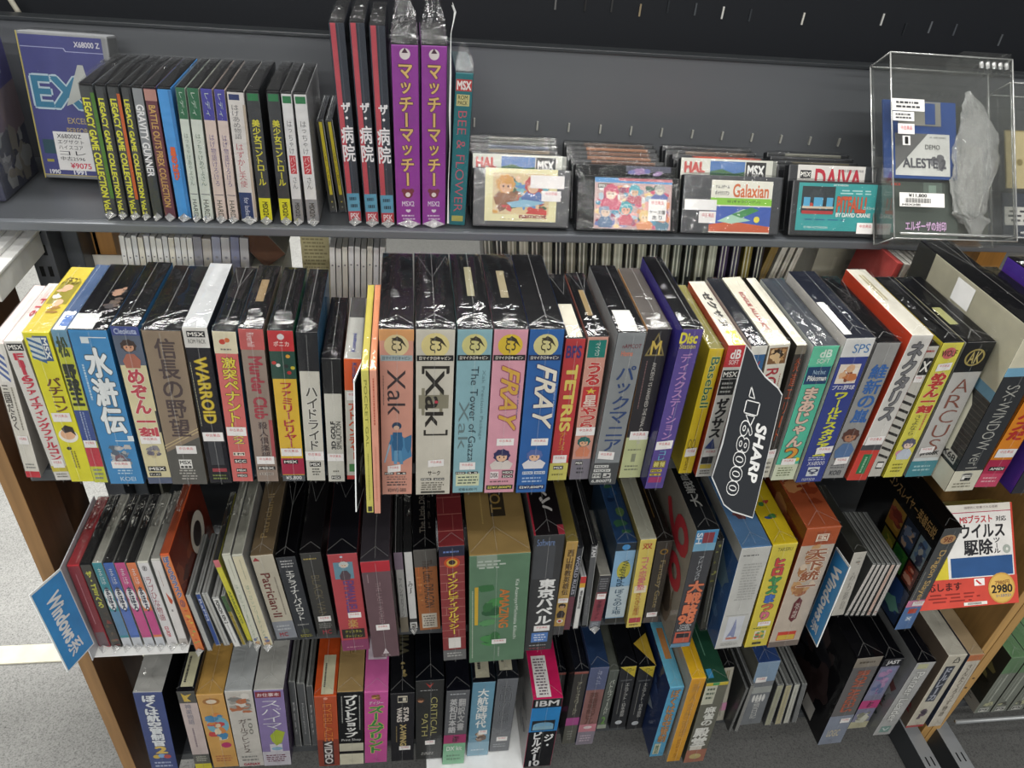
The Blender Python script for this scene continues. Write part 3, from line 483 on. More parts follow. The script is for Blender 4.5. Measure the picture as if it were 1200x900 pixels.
# ================================================================== top shelf: cases standing spine out
R1 = 'slim cases in clear sleeves on the top shelf'
LG = lambda n, c: [B(.02,.98,'46494b',.0,.70),T(.1,.97,'LEGACY GAME COLLECTION Vol.%s'%n,'e0e040','r',.10,.60,bold=.05),B(.06,.85,c,.72,1.0)]
def U(i, TLx, TRx, BLx, sp, tp, sd, els, label, tly=None, bly=None, dep=.13, **kw):
    I(1,'dvd',(BLx, bly or 254+i*.55),(TLx, tly or 98+i*.68),(TRx, (tly or 98+i*.68)),dep,sp,tp,sd,els,label,name='dvd_case',cat='game case',group=R1,**kw)
U(0,92,109,124,'3a3d40',BK,'5f6468',LG('1','4c7c2c'),'first grey case from the left with yellow capitals and a green edge')
U(1,109.5,123.5,138.7,'35383b',BK,'4c5054',LG('1','26282a'),'second grey case with yellow capitals on its spine, between the green and orange edged ones')
U(2,124,139.5,153.3,'35383b',BK,'4c5054',LG('2','c8602c'),'third grey case with yellow capitals on its spine and an orange edge')
U(3,140,153,166.7,'35383b',BK,'4c5054',LG('2','26282a'),'fourth grey case with yellow capitals, right of the orange edged one')
U(4,153.3,166.3,180,'6f7478',BK,'6a6e72',[B(.02,.5,'8c9094'),B(.5,.98,'3c4045'),T(.13,.66,'GRAVITY GUNNER','f0f0f2','r',.12,.88,bold=.04)],'steel grey case with slanted silver capitals on its spine, top shelf')
U(5,166.7,182.3,193.3,'6b3b48',BK,'5f3540',[B(.02,.1,'b98a80'),T(.13,.9,'BATTLE OUTS PREX COLLECTION','d0a860','r',.2,.75,bold=.03)],'maroon case with gold capitals on its spine, top shelf')
U(6,182.7,202.3,209.3,'4a9be0',BK,'3f8ad0',[B(.02,.98,'4c9ce2',0,.72),B(.02,.98,'3c80c0',.75,1),T(.43,.68,'星のぱぴ','e2693a',u0=.22,u1=.62,bold=.08,out='3a5fb0')],'bright blue case with orange characters low on its spine, top shelf')
HARD = lambda c1, c2, t: [B(.0,.22,c1,.04,.96),T(.03,.19,'レディ',  'c8d8cc','r',.3,.7,bold=0,part='subtitle'),T(.32,.72,t,c2,u0=.3,u1=.72,bold=-.01),B(.785,.79,'4a4a5c',.1,.9),T(.83,.97,'HARD','3f4640','r',.25,.72,bold=.01,part='maker_name')]
U(7,202.7,217,224,'d3dcd2',BK,'b4beb4',HARD('2f6c4c','4c6a58','はっちゃけあやよさん'),'first pale green case with a dark green cap, beside the bright blue case')
U(8,217.3,233,237.3,'d5dcd2',BK,'b4beb4',HARD('2f6c4c','4c6a58','はっちゃけあやよさん'),'second pale green case with a dark green cap, beside the lilac capped cases')
U(9,233.3,249,253.3,'dccac0',BK,'b8a8a0',HARD('4a48a0','4c3c8c','はげ物語けろけろ'),'first beige pink case with a violet cap, right of the pale green pair')
U(10,249.3,263.7,268,'dccbc2',BK,'b8a8a0',HARD('4a48a0','4c3c8c','はげ物語けろけろ'),'second beige pink case with a violet cap, beside the navy footed white one')
U(11,264,286,282.7,'dedad6',BK,'d0ccc8',[B(0,.0,'fff'*2,0,.1),B(.03,.07,'2c3a6c',.1,.7),T(.1,.35,'はげあめ物語','5c5c60',u0=.2,u1=.6,bold=-.01),T(.38,.72,'はずかし天使','c04c5c',u0=.2,u1=.62,bold=-.01,part='subtitle'),B(.76,.98,'2c3f6c',.03,.8),T(.8,.96,'for ladies','d8dce8','r',.3,.6,bold=0,part='maker_name'),B(.1,.96,'bcae9c',.85,1)],'white case with red script and a navy foot, middle of the top shelf row')
GIRL = lambda: [B(.02,.98,'3c3f42'),B(.02,.07,'2c7c4c',.1,.9),T(.2,.7,'美少女コントロール','d8d23c',u0=.22,u1=.8,bold=.04),B(.8,.98,'e0dc2c',.03,.97),T(.83,.96,'MSX2/2+','3a3a20','r',.3,.72,bold=.04,part='system_name')]
U(12,286.7,303,305.3,'3c3f42',BK,'202226',GIRL(),'first dark grey case with yellow characters and a yellow foot, left of a black gap')
U(13,312,327.5,329.3,'3c3f42',BK,'202226',GIRL(),'second dark grey case with yellow characters and a yellow foot, left of the white pair')
HAT = lambda: [B(.03,.08,'2c7c4c',.1,.9),T(.2,.45,'はっちゃけ','4c4c52',u0=.3,u1=.75,bold=-.01),B(.46,.6,'c8444c',.2,.8),T(.465,.595,'バンク','f0dcdc',u0=.28,u1=.72,bold=0,part='subtitle'),T(.62,.72,'さん','4c4c52',u0=.3,u1=.75,bold=-.01,part='subtitle'),B(.8,.98,'8f8f92',.03,.97),T(.83,.96,'MSX2/2+','2f2f32','r',.3,.72,bold=.03,part='system_name')]
U(14,328,342,344,'e0e0e0',BK,'c8c8ca',HAT(),'first white case with a red stamp and grey foot, top shelf')
U(15,342.7,358.5,360,'e2e2e2',BK,'c8c8ca',HAT(),'second white case with a red stamp and grey foot, beside the small yellow striped cases')
for k_, (a, b, c, sp, lb) in enumerate(((370,379,387,'c8b820','first small dark case with a yellow spine strip, top shelf'),(380.5,389.5,398,'c8b820','second small dark case with a yellow strip, beside the tall red and black cases'))):
    I(1,'cd',(c,249),(a,141),(b,141),.1,'2a2a24','33353a','2a2c2c',[B(.02,.8,sp,.35,.75),T(.3,.7,'シーハンター','3a3620',u0=.42,u1=.68,bold=0),D(.5,.88,.12,'c8b820'),D(.5,.94,.12,'8c8c80')],lb,name='jewel_case',cat='disc case',group='small yellow striped cases')
HOSP = lambda: [B(0,1,'2f3540'),B(0,.875,'c04a56',.08,.42),B(0,.83,'454c58',.55,.62),T(.36,.46,'ザ・','f0eef0',u0=.3,u1=.9,bold=.05),T(.47,.66,'病院','f0eef0',u0=.12,u1=.95,bold=.03),B(.83,.93,'5c9cb8',.05,.95),LN(.84,.92,2,'2c4a5c',.2,.8),B(.93,.985,'b83c48',.05,.95),T(.94,.975,'PSK','ecd8dc','h',.2,.85,bold=.03,part='maker_name')]
for k_, (TL, TR, BL, lb) in enumerate((((385,27),(403,27),(409,262),'leftmost of the three tall red and black cases with white title characters'),((409,27),(427,27),(429,263),'middle of the three tall red and black cases with white title characters'),((432.5,30),(451,30),(447,264),'rightmost of the three tall red and black cases, touching the purple box'))):
    I(1,'dvd',BL,TL,TR,.13,'2f3540',BK,'23262e',HOSP(),lb,name='game_case',cat='game case',group='tall red and black cases')
PUR = lambda sysn: [D(.5,.045,.2,'e6dcdc'),POLY([(.5,.015),(.38,.04),(.62,.04)],'4a2a3c',lay=3),T(.085,.48,'マッチー','e0b86c',u0=.24,u1=.78,bold=.05,out='4a2040') if False else T(.09,.76,'マッチーマッチー','e2bc74',u0=.26,u1=.76,bold=.04,out='4a2040'),D(.5,.805,.2,'7c3440'),D(.34,.787,.1,'7c3440'),D(.66,.787,.1,'7c3440'),D(.5,.81,.1,'e6dcd8',lay=3),T(.85,.88,sysn,'e4d8e6','h',.25,.75,bold=.02,part='system_name'),T(.9,.92,'♥','e4d8e6','h',.4,.6,part='emblem'),LN(.93,.97,2,'e0cce4',.2,.8)]
I(1,'dvdbag',(465,264),(458,52),(490,52),.125,'94389c',BK,'7c2e86',PUR('MSX2'),'left of the two purple boxed games with gold katakana and gathered clear bags',name='game_box',cat='boxed game',group='purple boxed games in peaked bags')
I(1,'dvdbag',(495,264),(493.5,53),(524,53),.125,'94389c',BK,'7c2e86',PUR('MSX2'),'right of the two purple boxed games with gold katakana and gathered clear bags',name='game_box',cat='boxed game',group='purple boxed games in peaked bags')
I(1,'dvdbag2',(526,264),(534,85),(555,85),.1,'1f7078','1c3238','1a5c64',[B(.04,.11,'c03c3c',.05,.95),T(.05,.1,'MSX','f0e8e4','h',.12,.9,bold=.05,part='logo'),B(.13,.2,'cfc88c',.12,.85),T(.135,.16,'ROM','54542c','h',.2,.75,bold=.02,part='system_name'),T(.168,.192,'PACK','54542c','h',.2,.75,bold=.02,part='system_name'),T(.23,.9,'BEE & FLOWER','c85c6c','r',.25,.75,bold=-.012),B(.93,.97,'b8b460',.15,.85)],'teal case with pink outlined capitals down its spine, left of the stacked cartridges',name='game_case',cat='game case')

# ================================================================== third shelf
R3 = 'boxed games along the third shelf'; R3D = 'slim cases at the left end of the third shelf'
def V3(BL, TL, TR, sp, tp, els, label, sd='b8b8b4', kind='dvd', dep=.115, **kw):
    I(3,kind,BL,TL,TR,dep,sp,tp,sd,els,label,name='dvd_case' if kind=='dvd' else 'jewel_case',cat='game case' if kind=='dvd' else 'disc case',group=R3D,**kw)
V3((117,759),(78,663),(92,661),'8c2f3c','b03038',[LN(.1,.7,1,'c8909a',.4,.55,vert=True),B(.8,.98,'6c5a60',.1,.9)],'dark red case with a red top, beside the blue hanging sign at the left end',sd='a02c38')
MAH = lambda c, c2: [B(.0,1,c),B(.55,.85,c2),B(.88,1,'c8ccd2'),D(.5,.36,.44,'e8e8e8',sq=2.6),D(.5,.46,.44,'e8e8e8',sq=2.6),T(.05,.24,'まほ','e8e8e8',u0=.3,u1=.75,bold=-.01,part='subtitle'),T(.26,.56,'まほろ','2c3048',u0=.3,u1=.75,bold=.05)]
V3((132,759),(93,661),(106.5,660),'3c3a38','1c1c1e',[T(.08,.5,'ザ・ゴミへろ','cfcf4c',u0=.25,u1=.75,bold=.06),ART(.55,.98,['6c5a44','4a4038','8c3c34'],4,.1,.9)],'black case with lime yellow characters on its spine, third shelf left',sd='2a2a2a')
V3((145,758.5),(107,660),(119.5,660),'3a8c9c','b8b8ac',MAH('3a8c98','5c8ab0'),'teal spined case with a white oval title, third shelf left')
V3((157,758),(120,660),(132.5,660),'3c6cb0','1e1e20',MAH('3c64ac','5474c0'),'blue spined case with a white oval title, between teal and magenta ones')
V3((171,758),(133.5,660),(146.5,660),'c04c8c','1e1e20',MAH('c04c84','c8508c'),'magenta spined case with a white oval title, third shelf left')
V3((184,757.5),(147,660),(159,660),'e0844c','1e1e20',MAH('dc7c4c','c84c8c'),'orange topped spine case with a white oval title and pink lower half')
V3((197,757),(159.5,659),(174.5,658),'e0dede','c8c8bc',[T(.04,.1,'⑧','3c3a40',u0=.3,u1=.7),T(.16,.68,'ラブひな物語','a04454',u0=.25,u1=.72,bold=.0),LN(.16,.66,1,'7c5c80',.1,.2,vert=True),T(.75,.88,'CD-ROM','d04c5c','r',.3,.65,bold=.02,part='system_name')],'white case with plum coloured script and red lettering at its foot, third shelf left')
V3((210,756),(175,656),(187,655),'e2dfdc','bcbcb4',[LN(.12,.3,1,'9c7c70',.4,.5,vert=True),POLY([(.4,.36),(.9,.46),(.7,.5),(.5,.48)],'c4502c'),LN(.55,.6,1,'55504c',.4,.6),B(.92,1,'c0bab4')],'plain white case with one small orange mark, left of the orange anime case')
V3((230,763),(187,650),(198,648),'d97c40','c85a30',[T(.02,.42,'ぼくらのラスク','3c5ca0',u0=.2,u1=.8,bold=.06,out='f0dcb8'),T(.44,.52,'②','4a3c70',u0=.25,u1=.75),ART(.52,.98,['d8c04c','c8502c','e0b44c','98a850'],7,.1,.9,18),ART(.05,.95,['a8442c','803020','c0603c','9c3c24','6c2c20'],5,0,1,26,'r',bg='98361f'),D(.62,.3,.2,'e8e0d4',face='r',lay=14),D(.6,.3,.12,'2c2020',face='r',lay=16),FIG(.45,1.0,'2c1c18','d8b09c','d8c8b8',.1,.55,face='r')],'orange case with a red pictured side and blue outlined characters',sd='98361f',kind='dvd',dep=.14)
def C3(BL, TL, TR, sp, els, label, body='9a9c9a', **kw):
    I(3,'cd',BL,TL,TR,.1,sp,body,'8a8c8c',els,label,name='jewel_case',cat='disc case',group='jewel cases standing on the third shelf')
C3((243,763),(218,698),(225.5,697),'b0b0ac',[],'clear jewel case with a blank grey spine right of the orange case')
C3((252,757),(226,696),(234,696),'2c4c94',[T(.1,.5,'RaPM','c8d0e4','r',.25,.75,bold=.02)],'jewel case with a dark blue spine insert, third shelf')
C3((262,757),(235,696),(243,695),'b8b8b2',[B(0,1,'8c8c88',.45,.6)],'clear jewel case with a pale split spine, between the dark blue and white spined ones',)
C3((275,759),(248,701),(257,700),'e4e4e0',[T(.05,.5,'PONON KIN 2','2c2c30','r',.25,.75,bold=.04),LN(.52,.9,1,'8c8c8c',.4,.6,vert=True)],'jewel case with a white spine and black capitals, third shelf')
C3((284,757),(258,699),(264,698),'9c8a34',[B(0,.3,'3c5c34'),ART(.3,1,['b09c3c','7c6c2c'],3)],'jewel case with an olive gold spine insert, third shelf')
V3((290,753),(248,657),(256,656),'cfc83c','2e3030',[B(0,.08,'c86c74'),T(.35,.75,'AMAGOYO','6c7c2c','r',.3,.7,bold=.03)],'yellow spined case with a pink cap behind the jewel cases',sd='bcb84c')
V3((298,757),(259.5,650),(270,650),'d3d3c2','b4b4a6',[LN(.05,.25,1,'a0a08c',.5,.65,vert=True),T(.3,.9,'はっぴぃブリーディング','6c8c74',u0=.3,u1=.6,bold=-.01),ART(.88,1,['c08470','6c7c9c','d8b88c'],5,.1,.9)],'left of the two cream cases with pastel script, third shelf',dep=.13)
V3((309,758),(271,651),(284,650),'d6ceb0','b4b4a6',[LN(.05,.25,1,'a0a08c',.5,.65,vert=True),T(.3,.9,'はっぴぃブリーディング','6c9484',u0=.3,u1=.6,bold=-.01),ART(.88,1,['c08470','6c7c9c','d8b88c'],6,.1,.9)],'right of the two cream cases with pastel script, beside the taupe topped box',dep=.13)
I(3,'box',(325,749),(293,652),(319.5,650),.14,'bdb6a4','75644c','6c6458',[POLY([(.2,.02),(.35,.06),(.05,.06)],'a0343c'),T(.2,.72,'Patrician·II','6c2c28','r',.2,.6,bold=.02),LN(.25,.7,1,'8c8478',.72,.84,vert=True),B(.78,1,'8c9098'),LN(.82,.9,2,'b8bcc0'),T(.92,.97,'MC','a03c44','h',.2,.6,bold=.03,part='maker_name'),T(.25,.8,'Patrician-II','b49a6c','u',.3,.6,face='t',part='top_title')],'beige boxed game with a dark red latin title and a brown lettered top, third shelf',group=R3)
I(3,'box',(350,749),(323,654),(346,652),.14,'33363b',BK,'2b2e33',[LN(.03,.12,3,'b8b8b8'),T(.15,.76,'エアライナーパイロット','dcdcd8',u0=.3,u1=.72,bold=.03),LN(.8,.83,1,'9c9c98'),D(.5,.9,.22,'4c5040'),LN(.94,.98,2,'a8a040')],'black boxed game with white katakana, right of the beige one on the third shelf',group=R3)
I(3,'box',(373,746),(351,649),(376,648),.14,'3d3d3b','1b1a1c','2b2b2b',[LN(.05,.08,1,'b8a45c',.1,.8),T(.25,.8,'BLACK VANE','6c6450','r',.3,.7,bold=.01),P_(.74,.2,.85,.065),LN(.83,.9,3,'8c8c88'),T(.92,.97,'MC','a03c48','h',.3,.75,bold=.03,part='maker_name')],'charcoal boxed game with dull bronze lettering, third shelf',group=R3)
I(3,'box',(402,763),(383,650),(418,646),.15,'b54a50','17171c','a04048',[D(.45,.03,.05,'c8d0e0'),B(.08,.24,'6c94a4',.15,.8),FIG(.07,.25,'c8ccc8','e0c8b4','5c4c54',.3,.7),T(.26,.62,'EMMANUELLE','6c4a84','r',.4,.75,bold=.04),P_(.58,.4,.86,.055),T(.65,.75,'楽','c89c5c',u0=.35,u1=.7),B(.76,.86,'2f2c28',.08,.9),T(.77,.8,'クリスタル','cfc85c','h',.2,.8,bold=.0,part='subtitle'),T(.82,.85,'ヴァージョン','cfc85c','h',.2,.8,bold=.0,part='subtitle'),B(.88,1,'8c4468'),LN(.95,.97,1,'c8909c')],'red boxed game with a small silver haired portrait and mauve lettering',group=R3)
I(3,'box',(438,771),(422,659),(457,655),.15,'6a5258','38343a','5f484e',[B(0,.1,'b8303c'),LN(.12,.2,1,'a89094',.15,.22,vert=True),T(.2,.62,'THE LAST WORLD','a88c90','r',.42,.6,bold=-.01),P_(.63,.25,.75,.06),POLY([(.38,.96),(.5,.9),(.62,.96)],'d8ccd0'),LN(.97,.985,1,'b8a8ac',.3,.7)],'mauve boxed game with a red cap, hanging lowest on the left of the third shelf',group=R3)
I(3,'cd',(469,741),(460,648),(471,647),.12,'a8a8a4','1e1e20','3a3a3c',[B(0,.2,'7c6c7c'),T(.3,.8,'アベンサガファン','4c4c50',u0=.3,u1=.7,bold=0),B(.8,1,'7c7464')],'grey white slim case beside the mauve box, third shelf',name='slim_case',cat='game case')
I(3,'dvd',(481,738),(473,646),(482.5,645),.12,'d8d8d6','16161a','2a2a2c',[T(.36,.52,'み∫','3c3c40',u0=.2,u1=.8,bold=0),B(.85,.9,'3c3c3c'),MSX(.92,.97,.2,.8,c='2c2c2c',s='PC')],'white spined slim case with a small black brush mark, third shelf',name='slim_case',cat='game case')
I(3,'box',(492,739),(484,645),(511,643),.14,'a8683c','17161a','4c4440',[B(0,.2,'5f5c58'),T(.12,.7,'The Little DRAGON','4a3c34','r',.35,.78,bold=.0),ART(.3,.75,['b8743c','8c5c3c','c8945c'],3,.05,.3),LN(.2,.5,1,'c86c3c',.12,.22,vert=True),B(.78,.97,'d0c8b8',.15,.85),LN(.8,.95,5,'6c645c',.2,.8),T(.2,.8,'The Little DRAG','8c8478','u',.3,.55,face='t',part='top_title'),T(.25,.75,'ドラゴン','6c645c','u',.68,.8,face='t',part='top_title')],'fiery orange brown boxed game with a blackletter title and lettered black top',group=R3)
I(3,'box',(520,774),(514,641),(544,638),.16,'8a3a3c','7c2c30','74302f',[B(0,.08,'26283c'),LN(.03,.06,1,'6c84c0',.15,.85),*[B(v,v+.004,'b87c74',0,1) for v in (.15,.22,.29,.36,.43,.50,.57,.64,.71,.78)],*[B(v,v+.07,'b87c74',u,u+.02) for v,u in ((.15,.3),(.22,.6),(.29,.25),(.36,.7),(.43,.4),(.5,.2),(.57,.65),(.64,.35),(.71,.7))],D(.5,.13,.32,'c8542c',lay=2),D(.5,.13,.22,'d8b04c',lay=3),D(.5,.125,.14,'3c2c28',lay=4),T(.2,.75,'インクレディブルマシー','e0c44c',u0=.3,u1=.72,bold=.04,out='8c3c2c'),B(.78,.88,'e4e0da',.25,.78,lay=5),LN(.8,.87,5,'3c3c3c',.4,.65),B(.9,1,'6c6c6c'),LN(.92,.97,2,'b8b8b4'),*[B(v,v+.008,'b06c64',0,1,face='t') for v in (.15,.32,.5,.68,.85)],*[B(v,v+.17,'b06c64',u,u+.02,face='t') for v,u in ((.15,.3),(.32,.65),(.5,.25),(.68,.6))]],'brick patterned red boxed game with yellow katakana, hanging below the second shelf boxes',group=R3)
I(3,'box',(550,777),(550,652),(622,646),.16,'5f8066','a08552','4c5c4c',[B(0,.1,'8c9c8c',.12,.45),LN(.04,.12,3,'b8c4b8',.12,.6),ART(.22,.85,['4c8c50','3c7044','5c9460','2f5c3c'],11,.15,.6,14),B(.27,.62,'d0aa3c',.09,.15,lay=3),LN(.3,.95,1,'b8c4b0',.04,.07,vert=True),T(.30,.66,'AMAZING','c8783c','r',.52,.68,bold=.04),T(.22,.78,'Kia Asamiya+Michitaka Kikuchi','dce4da','r',.76,.84,bold=.01,part='subtitle'),P_(.77,.4,.66,.045),LN(.85,.95,1,'9cac9c',.5,.56,vert=True),B(.0,.62,'3c3428',.42,.68,face='t'),T(.02,.58,'TO BOX','a8894c','u',.44,.62,bold=.02,face='t',part='top_title'),LN(.1,.7,1,'c4a868',.25,.3,face='t',vert=True)],'wide green boxed game with a gold top and orange capitals, centre of the third shelf',group=R3)
I(3,'box',(614,763),(626,628),(662,627),.155,'3b3c3e','1c181a','8c8a8c',[T(.03,.08,'Software','7c94c0','h',.12,.7,bold=.0,part='maker_name'),B(.08,.35,'4c4e52',.05,.75),T(.35,.75,'東京バベル','f0f0ee',u0=.32,u1=.86,bold=.05),P_(.76,.28,.85,.05),B(.83,.92,'5c84c4',.22,.82),LN(.84,.91,3,'dce4f4',.3,.75),LN(.94,.96,1,'a8a8a8'),LN(.97,.985,1,'a04c54'),T(.25,.75,'バベル','dcd8d4','u',.4,.75,bold=.05,face='t',part='top_title'),B(0,1,'a02c3c',.0,.06,face='t'),B(.9,1,'9c3440',.8,1,face='t')],'dark grey boxed game with bold white kanji and a blue sticker at its foot',group=R3)
I(3,'box',(647,744),(664,635),(678,634),.14,'bf9c58','8c7c40','a89048',[T(.08,.55,'西山剛教英雄伝','5c4830',u0=.25,u1=.8,bold=.03),P_(.58,.05,.95,.05),FIG(.64,.8,'2c2420','c89c7c','3c3434',.1,.9),D(.5,.84,.3,'e0d8d0'),D(.5,.84,.16,'b83c3c',lay=3),B(.9,1,'4c4c4e')],'gold spined narrow boxed game with a dark haired portrait low on its spine',group=R3)
I(3,'cd',(660,738),(676,641),(684,640),.11,'34363c','1c1d22','26272c',[T(.1,.55,'WORLD RULES','b8b8c4','r',.25,.75,bold=.02),B(.58,1,'6c3c48')],'thin dark case with pale capitals, beside the gold spined box',name='slim_case',cat='game case')
I(3,'cd',(671,737),(681,676),(687.5,675),.1,'e2e2de','b8b8b8','9a9c9c',[B(0,.12,'c03c3c'),B(.12,.2,'d8a83c'),T(.25,.6,'通販用品','3c3c44',u0=.25,u1=.75,bold=.02)],'short white spined case with a red and yellow cap, third shelf middle',name='jewel_case',cat='disc case')
I(3,'cd',(681,735),(693,638),(702,636.5),.12,'5a5c5e','121317','1a1b1f',[T(.02,.14,'TAM','d8d8d8','r',.2,.8,bold=.04),T(.6,.85,'さよなら','8c8c90',u0=.3,u1=.7,bold=0,part='subtitle')],'tall thin black case left of the rounded disc set',name='slim_case',cat='game case')
I(3,'dvd',(689,737),(702,675),(716,674),.12,'7c3c44','aaa89e','8c8c84',[B(0,.3,'3c3c40'),LN(.04,.25,5,'8c8c90',.1,.9),P_(.32,.1,.9,.1),B(.42,.85,'8a3c48'),T(.45,.82,'学園セット','4c2430',u0=.3,u1=.7,bold=0),B(.85,1,'6c7078'),LN(.87,.97,3,'b8bcc4')],'short disc set with a dark red label and grey rounded top edge',name='disc_set',cat='game case')
I(3,'box',(708,731),(723,637),(747.5,636),.14,'8cb0cc','26446c','3c5c7c',[B(0,.09,'26303c'),D(.5,.05,.2,'4c94d0'),B(.09,.5,'8cb4d4'),D(.55,.32,.34,'c0b84c',sq=2.0),T(.2,.42,'Wagaya','2c3c2c','r',.35,.75,bold=.0),T(.4,.52,'Park6','26445c','r',.3,.7,bold=.02,part='subtitle'),B(.52,.92,'bccad0'),T(.55,.88,'ぼくらの土地','4c6478',u0=.3,u1=.75,bold=.02,part='subtitle'),B(.93,1,'32322f'),ART(.1,.9,['2c5484','3c6c4c','1c3050','5c7c4c'],4,.1,.9,10,'t')],'blue boxed game with a yellow oval badge and pictured top, third shelf',group=R3)
I(3,'box',(733,736),(750,633),(769,633),.15,'d9c466','b5b5a4','c8b45c',[T(.04,.1,'双','b84c3c',u0=.2,u1=.8),T(.18,.55,'コメ恋愛塾','d87480',u0=.25,u1=.75,bold=.02),B(.5,.58,'e8dcc0',.1,.9,lay=3),T(.58,.85,'きらきら星座','b8703c',u0=.25,u1=.7,bold=0,part='subtitle'),B(.88,.94,'b84c54',.1,.9),LN(.95,.98,1,'7c6c3c')],'pale gold boxed game with pink characters and a pale grey top, third shelf',group=R3)
I(3,'box',(753,730),(770,635),(789,634),.14,'3f3a34','221e1c','33302c',[D(.55,.12,.26,'8c6c34'),D(.55,.12,.16,'33302c',lay=3),T(.22,.8,'Fantasy Gate','8c7c58','r',.35,.75,bold=.02),P_(.86,.15,.85,.06),B(.93,1,'5c5450'),LN(.3,.7,1,'8c6c34',.3,.4,face='t',vert=True)],'dark brown boxed game with bronze gothic lettering, left of the white pictured side box',group=R3)
I(3,'box',(785,759),(817,622),(843,620),.155,'45464a','1e1f22','b9b2a4',[B(0,.14,'4c8cb8'),B(.02,.1,'8c3c44',.35,.85),T(.02,.1,'SH','e4e8ec','r',.05,.3,bold=.03,part='maker_name'),B(.1,.16,'7cacc8'),T(.2,.4,'アドバンスド','c4c8cc',u0=.38,u1=.62,bold=0,part='subtitle'),T(.40,.70,'大戦略','e0815c',u0=.22,u1=.92,bold=.06,out='4c3038'),T(.70,.775,'98','e0815c','h',.1,.85,bold=.06,out='4c3038'),T(.785,.8,'STORM','d8d8d8','h',.25,.8,bold=.02,part='subtitle'),T(.805,.82,'OVER','d8d8d8','h',.25,.75,bold=.02,part='subtitle'),T(.825,.84,'EUROPE','d8d8d8','h',.15,.8,bold=.02,part='subtitle'),B(.86,.91,'3a3c40',.15,.85),B(.855,.96,'c86450',.1,.9),B(.87,.91,'2f3136',.18,.82,lay=2),B(.965,1,'6c94b0'),T(.1,.62,'98','b0343c','r',.35,.92,bold=.02,face='l',part='side_title'),ART(.45,.95,['8c7c68','5c5044','a89c88','c8c0b0'],6,.2,.95,16,'l'),T(.3,.75,'大戦略','b8b8b4','u',.25,.7,bold=.03,face='t',part='top_title')],'grey boxed game with orange kanji, a blue cap and red digits on its side',group=R3)
I(3,'cd',(820,739),(840,632),(850,631),.12,'38382f','1d1d1d','2c2b28',[ART(.05,.5,['6c6c34','8c8c4c','3c3c2c'],4,.1,.9),LN(.5,.9,1,'8c8c84',.4,.6,vert=True)],'thin olive and black case wedged right of the grey war game box',name='slim_case',cat='game case')
I(3,'box',(836,761),(868,643),(904,641),.15,'c9c9c4','5c84b0','3c6ca8',[LN(.06,.08,1,'6c6c6c',.1,.7),LN(.14,.5,14,'aeaeaa',.2,.9),B(.645,.65,'9c9c98',.1,.9),B(.66,.92,'d3d6dc',.2,.8),POLY([(.5,.68),(.42,.8),(.3,.88),(.45,.86),(.6,.9),(.58,.78)],'8c94b8',lay=3),B(.88,.9,'c47c6c',.3,.7,lay=4),LN(.94,.97,2,'a4a4a0'),ART(.2,.7,['8c5c5c','4c7ab8','7c4c4c'],5,.2,.8,8,'t'),B(0,.12,'d8d8d0',.0,1,face='l'),ART(.12,.95,['3c6cac','2c5488','5c8cc0','7c9cb0'],8,.1,1,16,'l')],'large white backed boxed game with a blue sky side, below the dark hanging sign',group=R3)
I(3,'box',(872,759),(906,639),(935.5,635),.155,'dccb50','e0c424','d8b420',[T(.03,.06,'TAKERU','8c8448','h',.25,.85,bold=0,part='maker_name'),*[T(.12+.085*i,.2+.085*i,c,cc,u0=.28,u1=.72,bold=.1,out='4c4c60') for i,(c,cc) in enumerate(zip('ヒロヤスまつり',('d0504c','d0504c','4c9c5c','4c9c5c','4c74c0','d8744c','d87484')))],P_(.73,.3,.85,.045),LN(.79,.81,1,'6c7c3c'),B(.83,.92,'e8dcc4',.28,.78),ART(.83,.92,['c8644c','5c9c6c','d8b44c'],4,.3,.76),B(.95,.975,'4c4c34',.3,.7),ART(.25,.8,['4c8c4c','3c5c9c','b84c3c'],9,.2,.8,8,'t')],'bright yellow boxed game with multicoloured outlined characters, third shelf',group=R3)
I(3,'box',(899,759),(946,620),(986,617),.16,'c6b8a8','a8522f','8c3c24',[B(0,.13,'b0562f'),MSX(.03,.12,.35,.75,c='9c4c2c',tc='e4d4c0',s='国'),ART(.12,.55,['c89c6c','b07c50','dcc8b0','a86c4c'],10,.05,.95,22),T(.16,.5,'天下統一','9c5c3c',u0=.28,u1=.85,bold=.04,out='e8dcc8'),POLY([(.5,.55),(.62,.58),(.62,.74),(.5,.77),(.38,.74),(.38,.6)],'6c3034',lay=5),T(.6,.73,'天下布武','d8c4b8',u0=.43,u1=.58,lay=7,part='subtitle'),B(.86,.94,'d0483c',.2,.8),B(.89,.935,'d8b84c',.22,.78,lay=2),B(.95,1,'7c7068'),ART(.05,.9,['c07040','8c3c20','d0905c','a85430'],3,0,1,14,'t'),ART(.05,.5,['b06038','c8845c','7c341c'],6,0,1,14,'l')],'rust brown and cream boxed game with swirling paint strokes around brown kanji',group=R3)
I(3,'box',(974,722),(1001,648),(1020,642),.13,'c8c4ba','33342f','4a4c4a',[LN(.08,.1,1,'8c8c80',.4,.8),ART(.12,.2,['b86c5c','8c8c80'],3,.4,.8,4),T(.3,.9,'みち楽音','a8a49c',u0=.4,u1=.8,bold=0)],'pale boxed game with a black top behind the right blue hanging sign',group=R3)
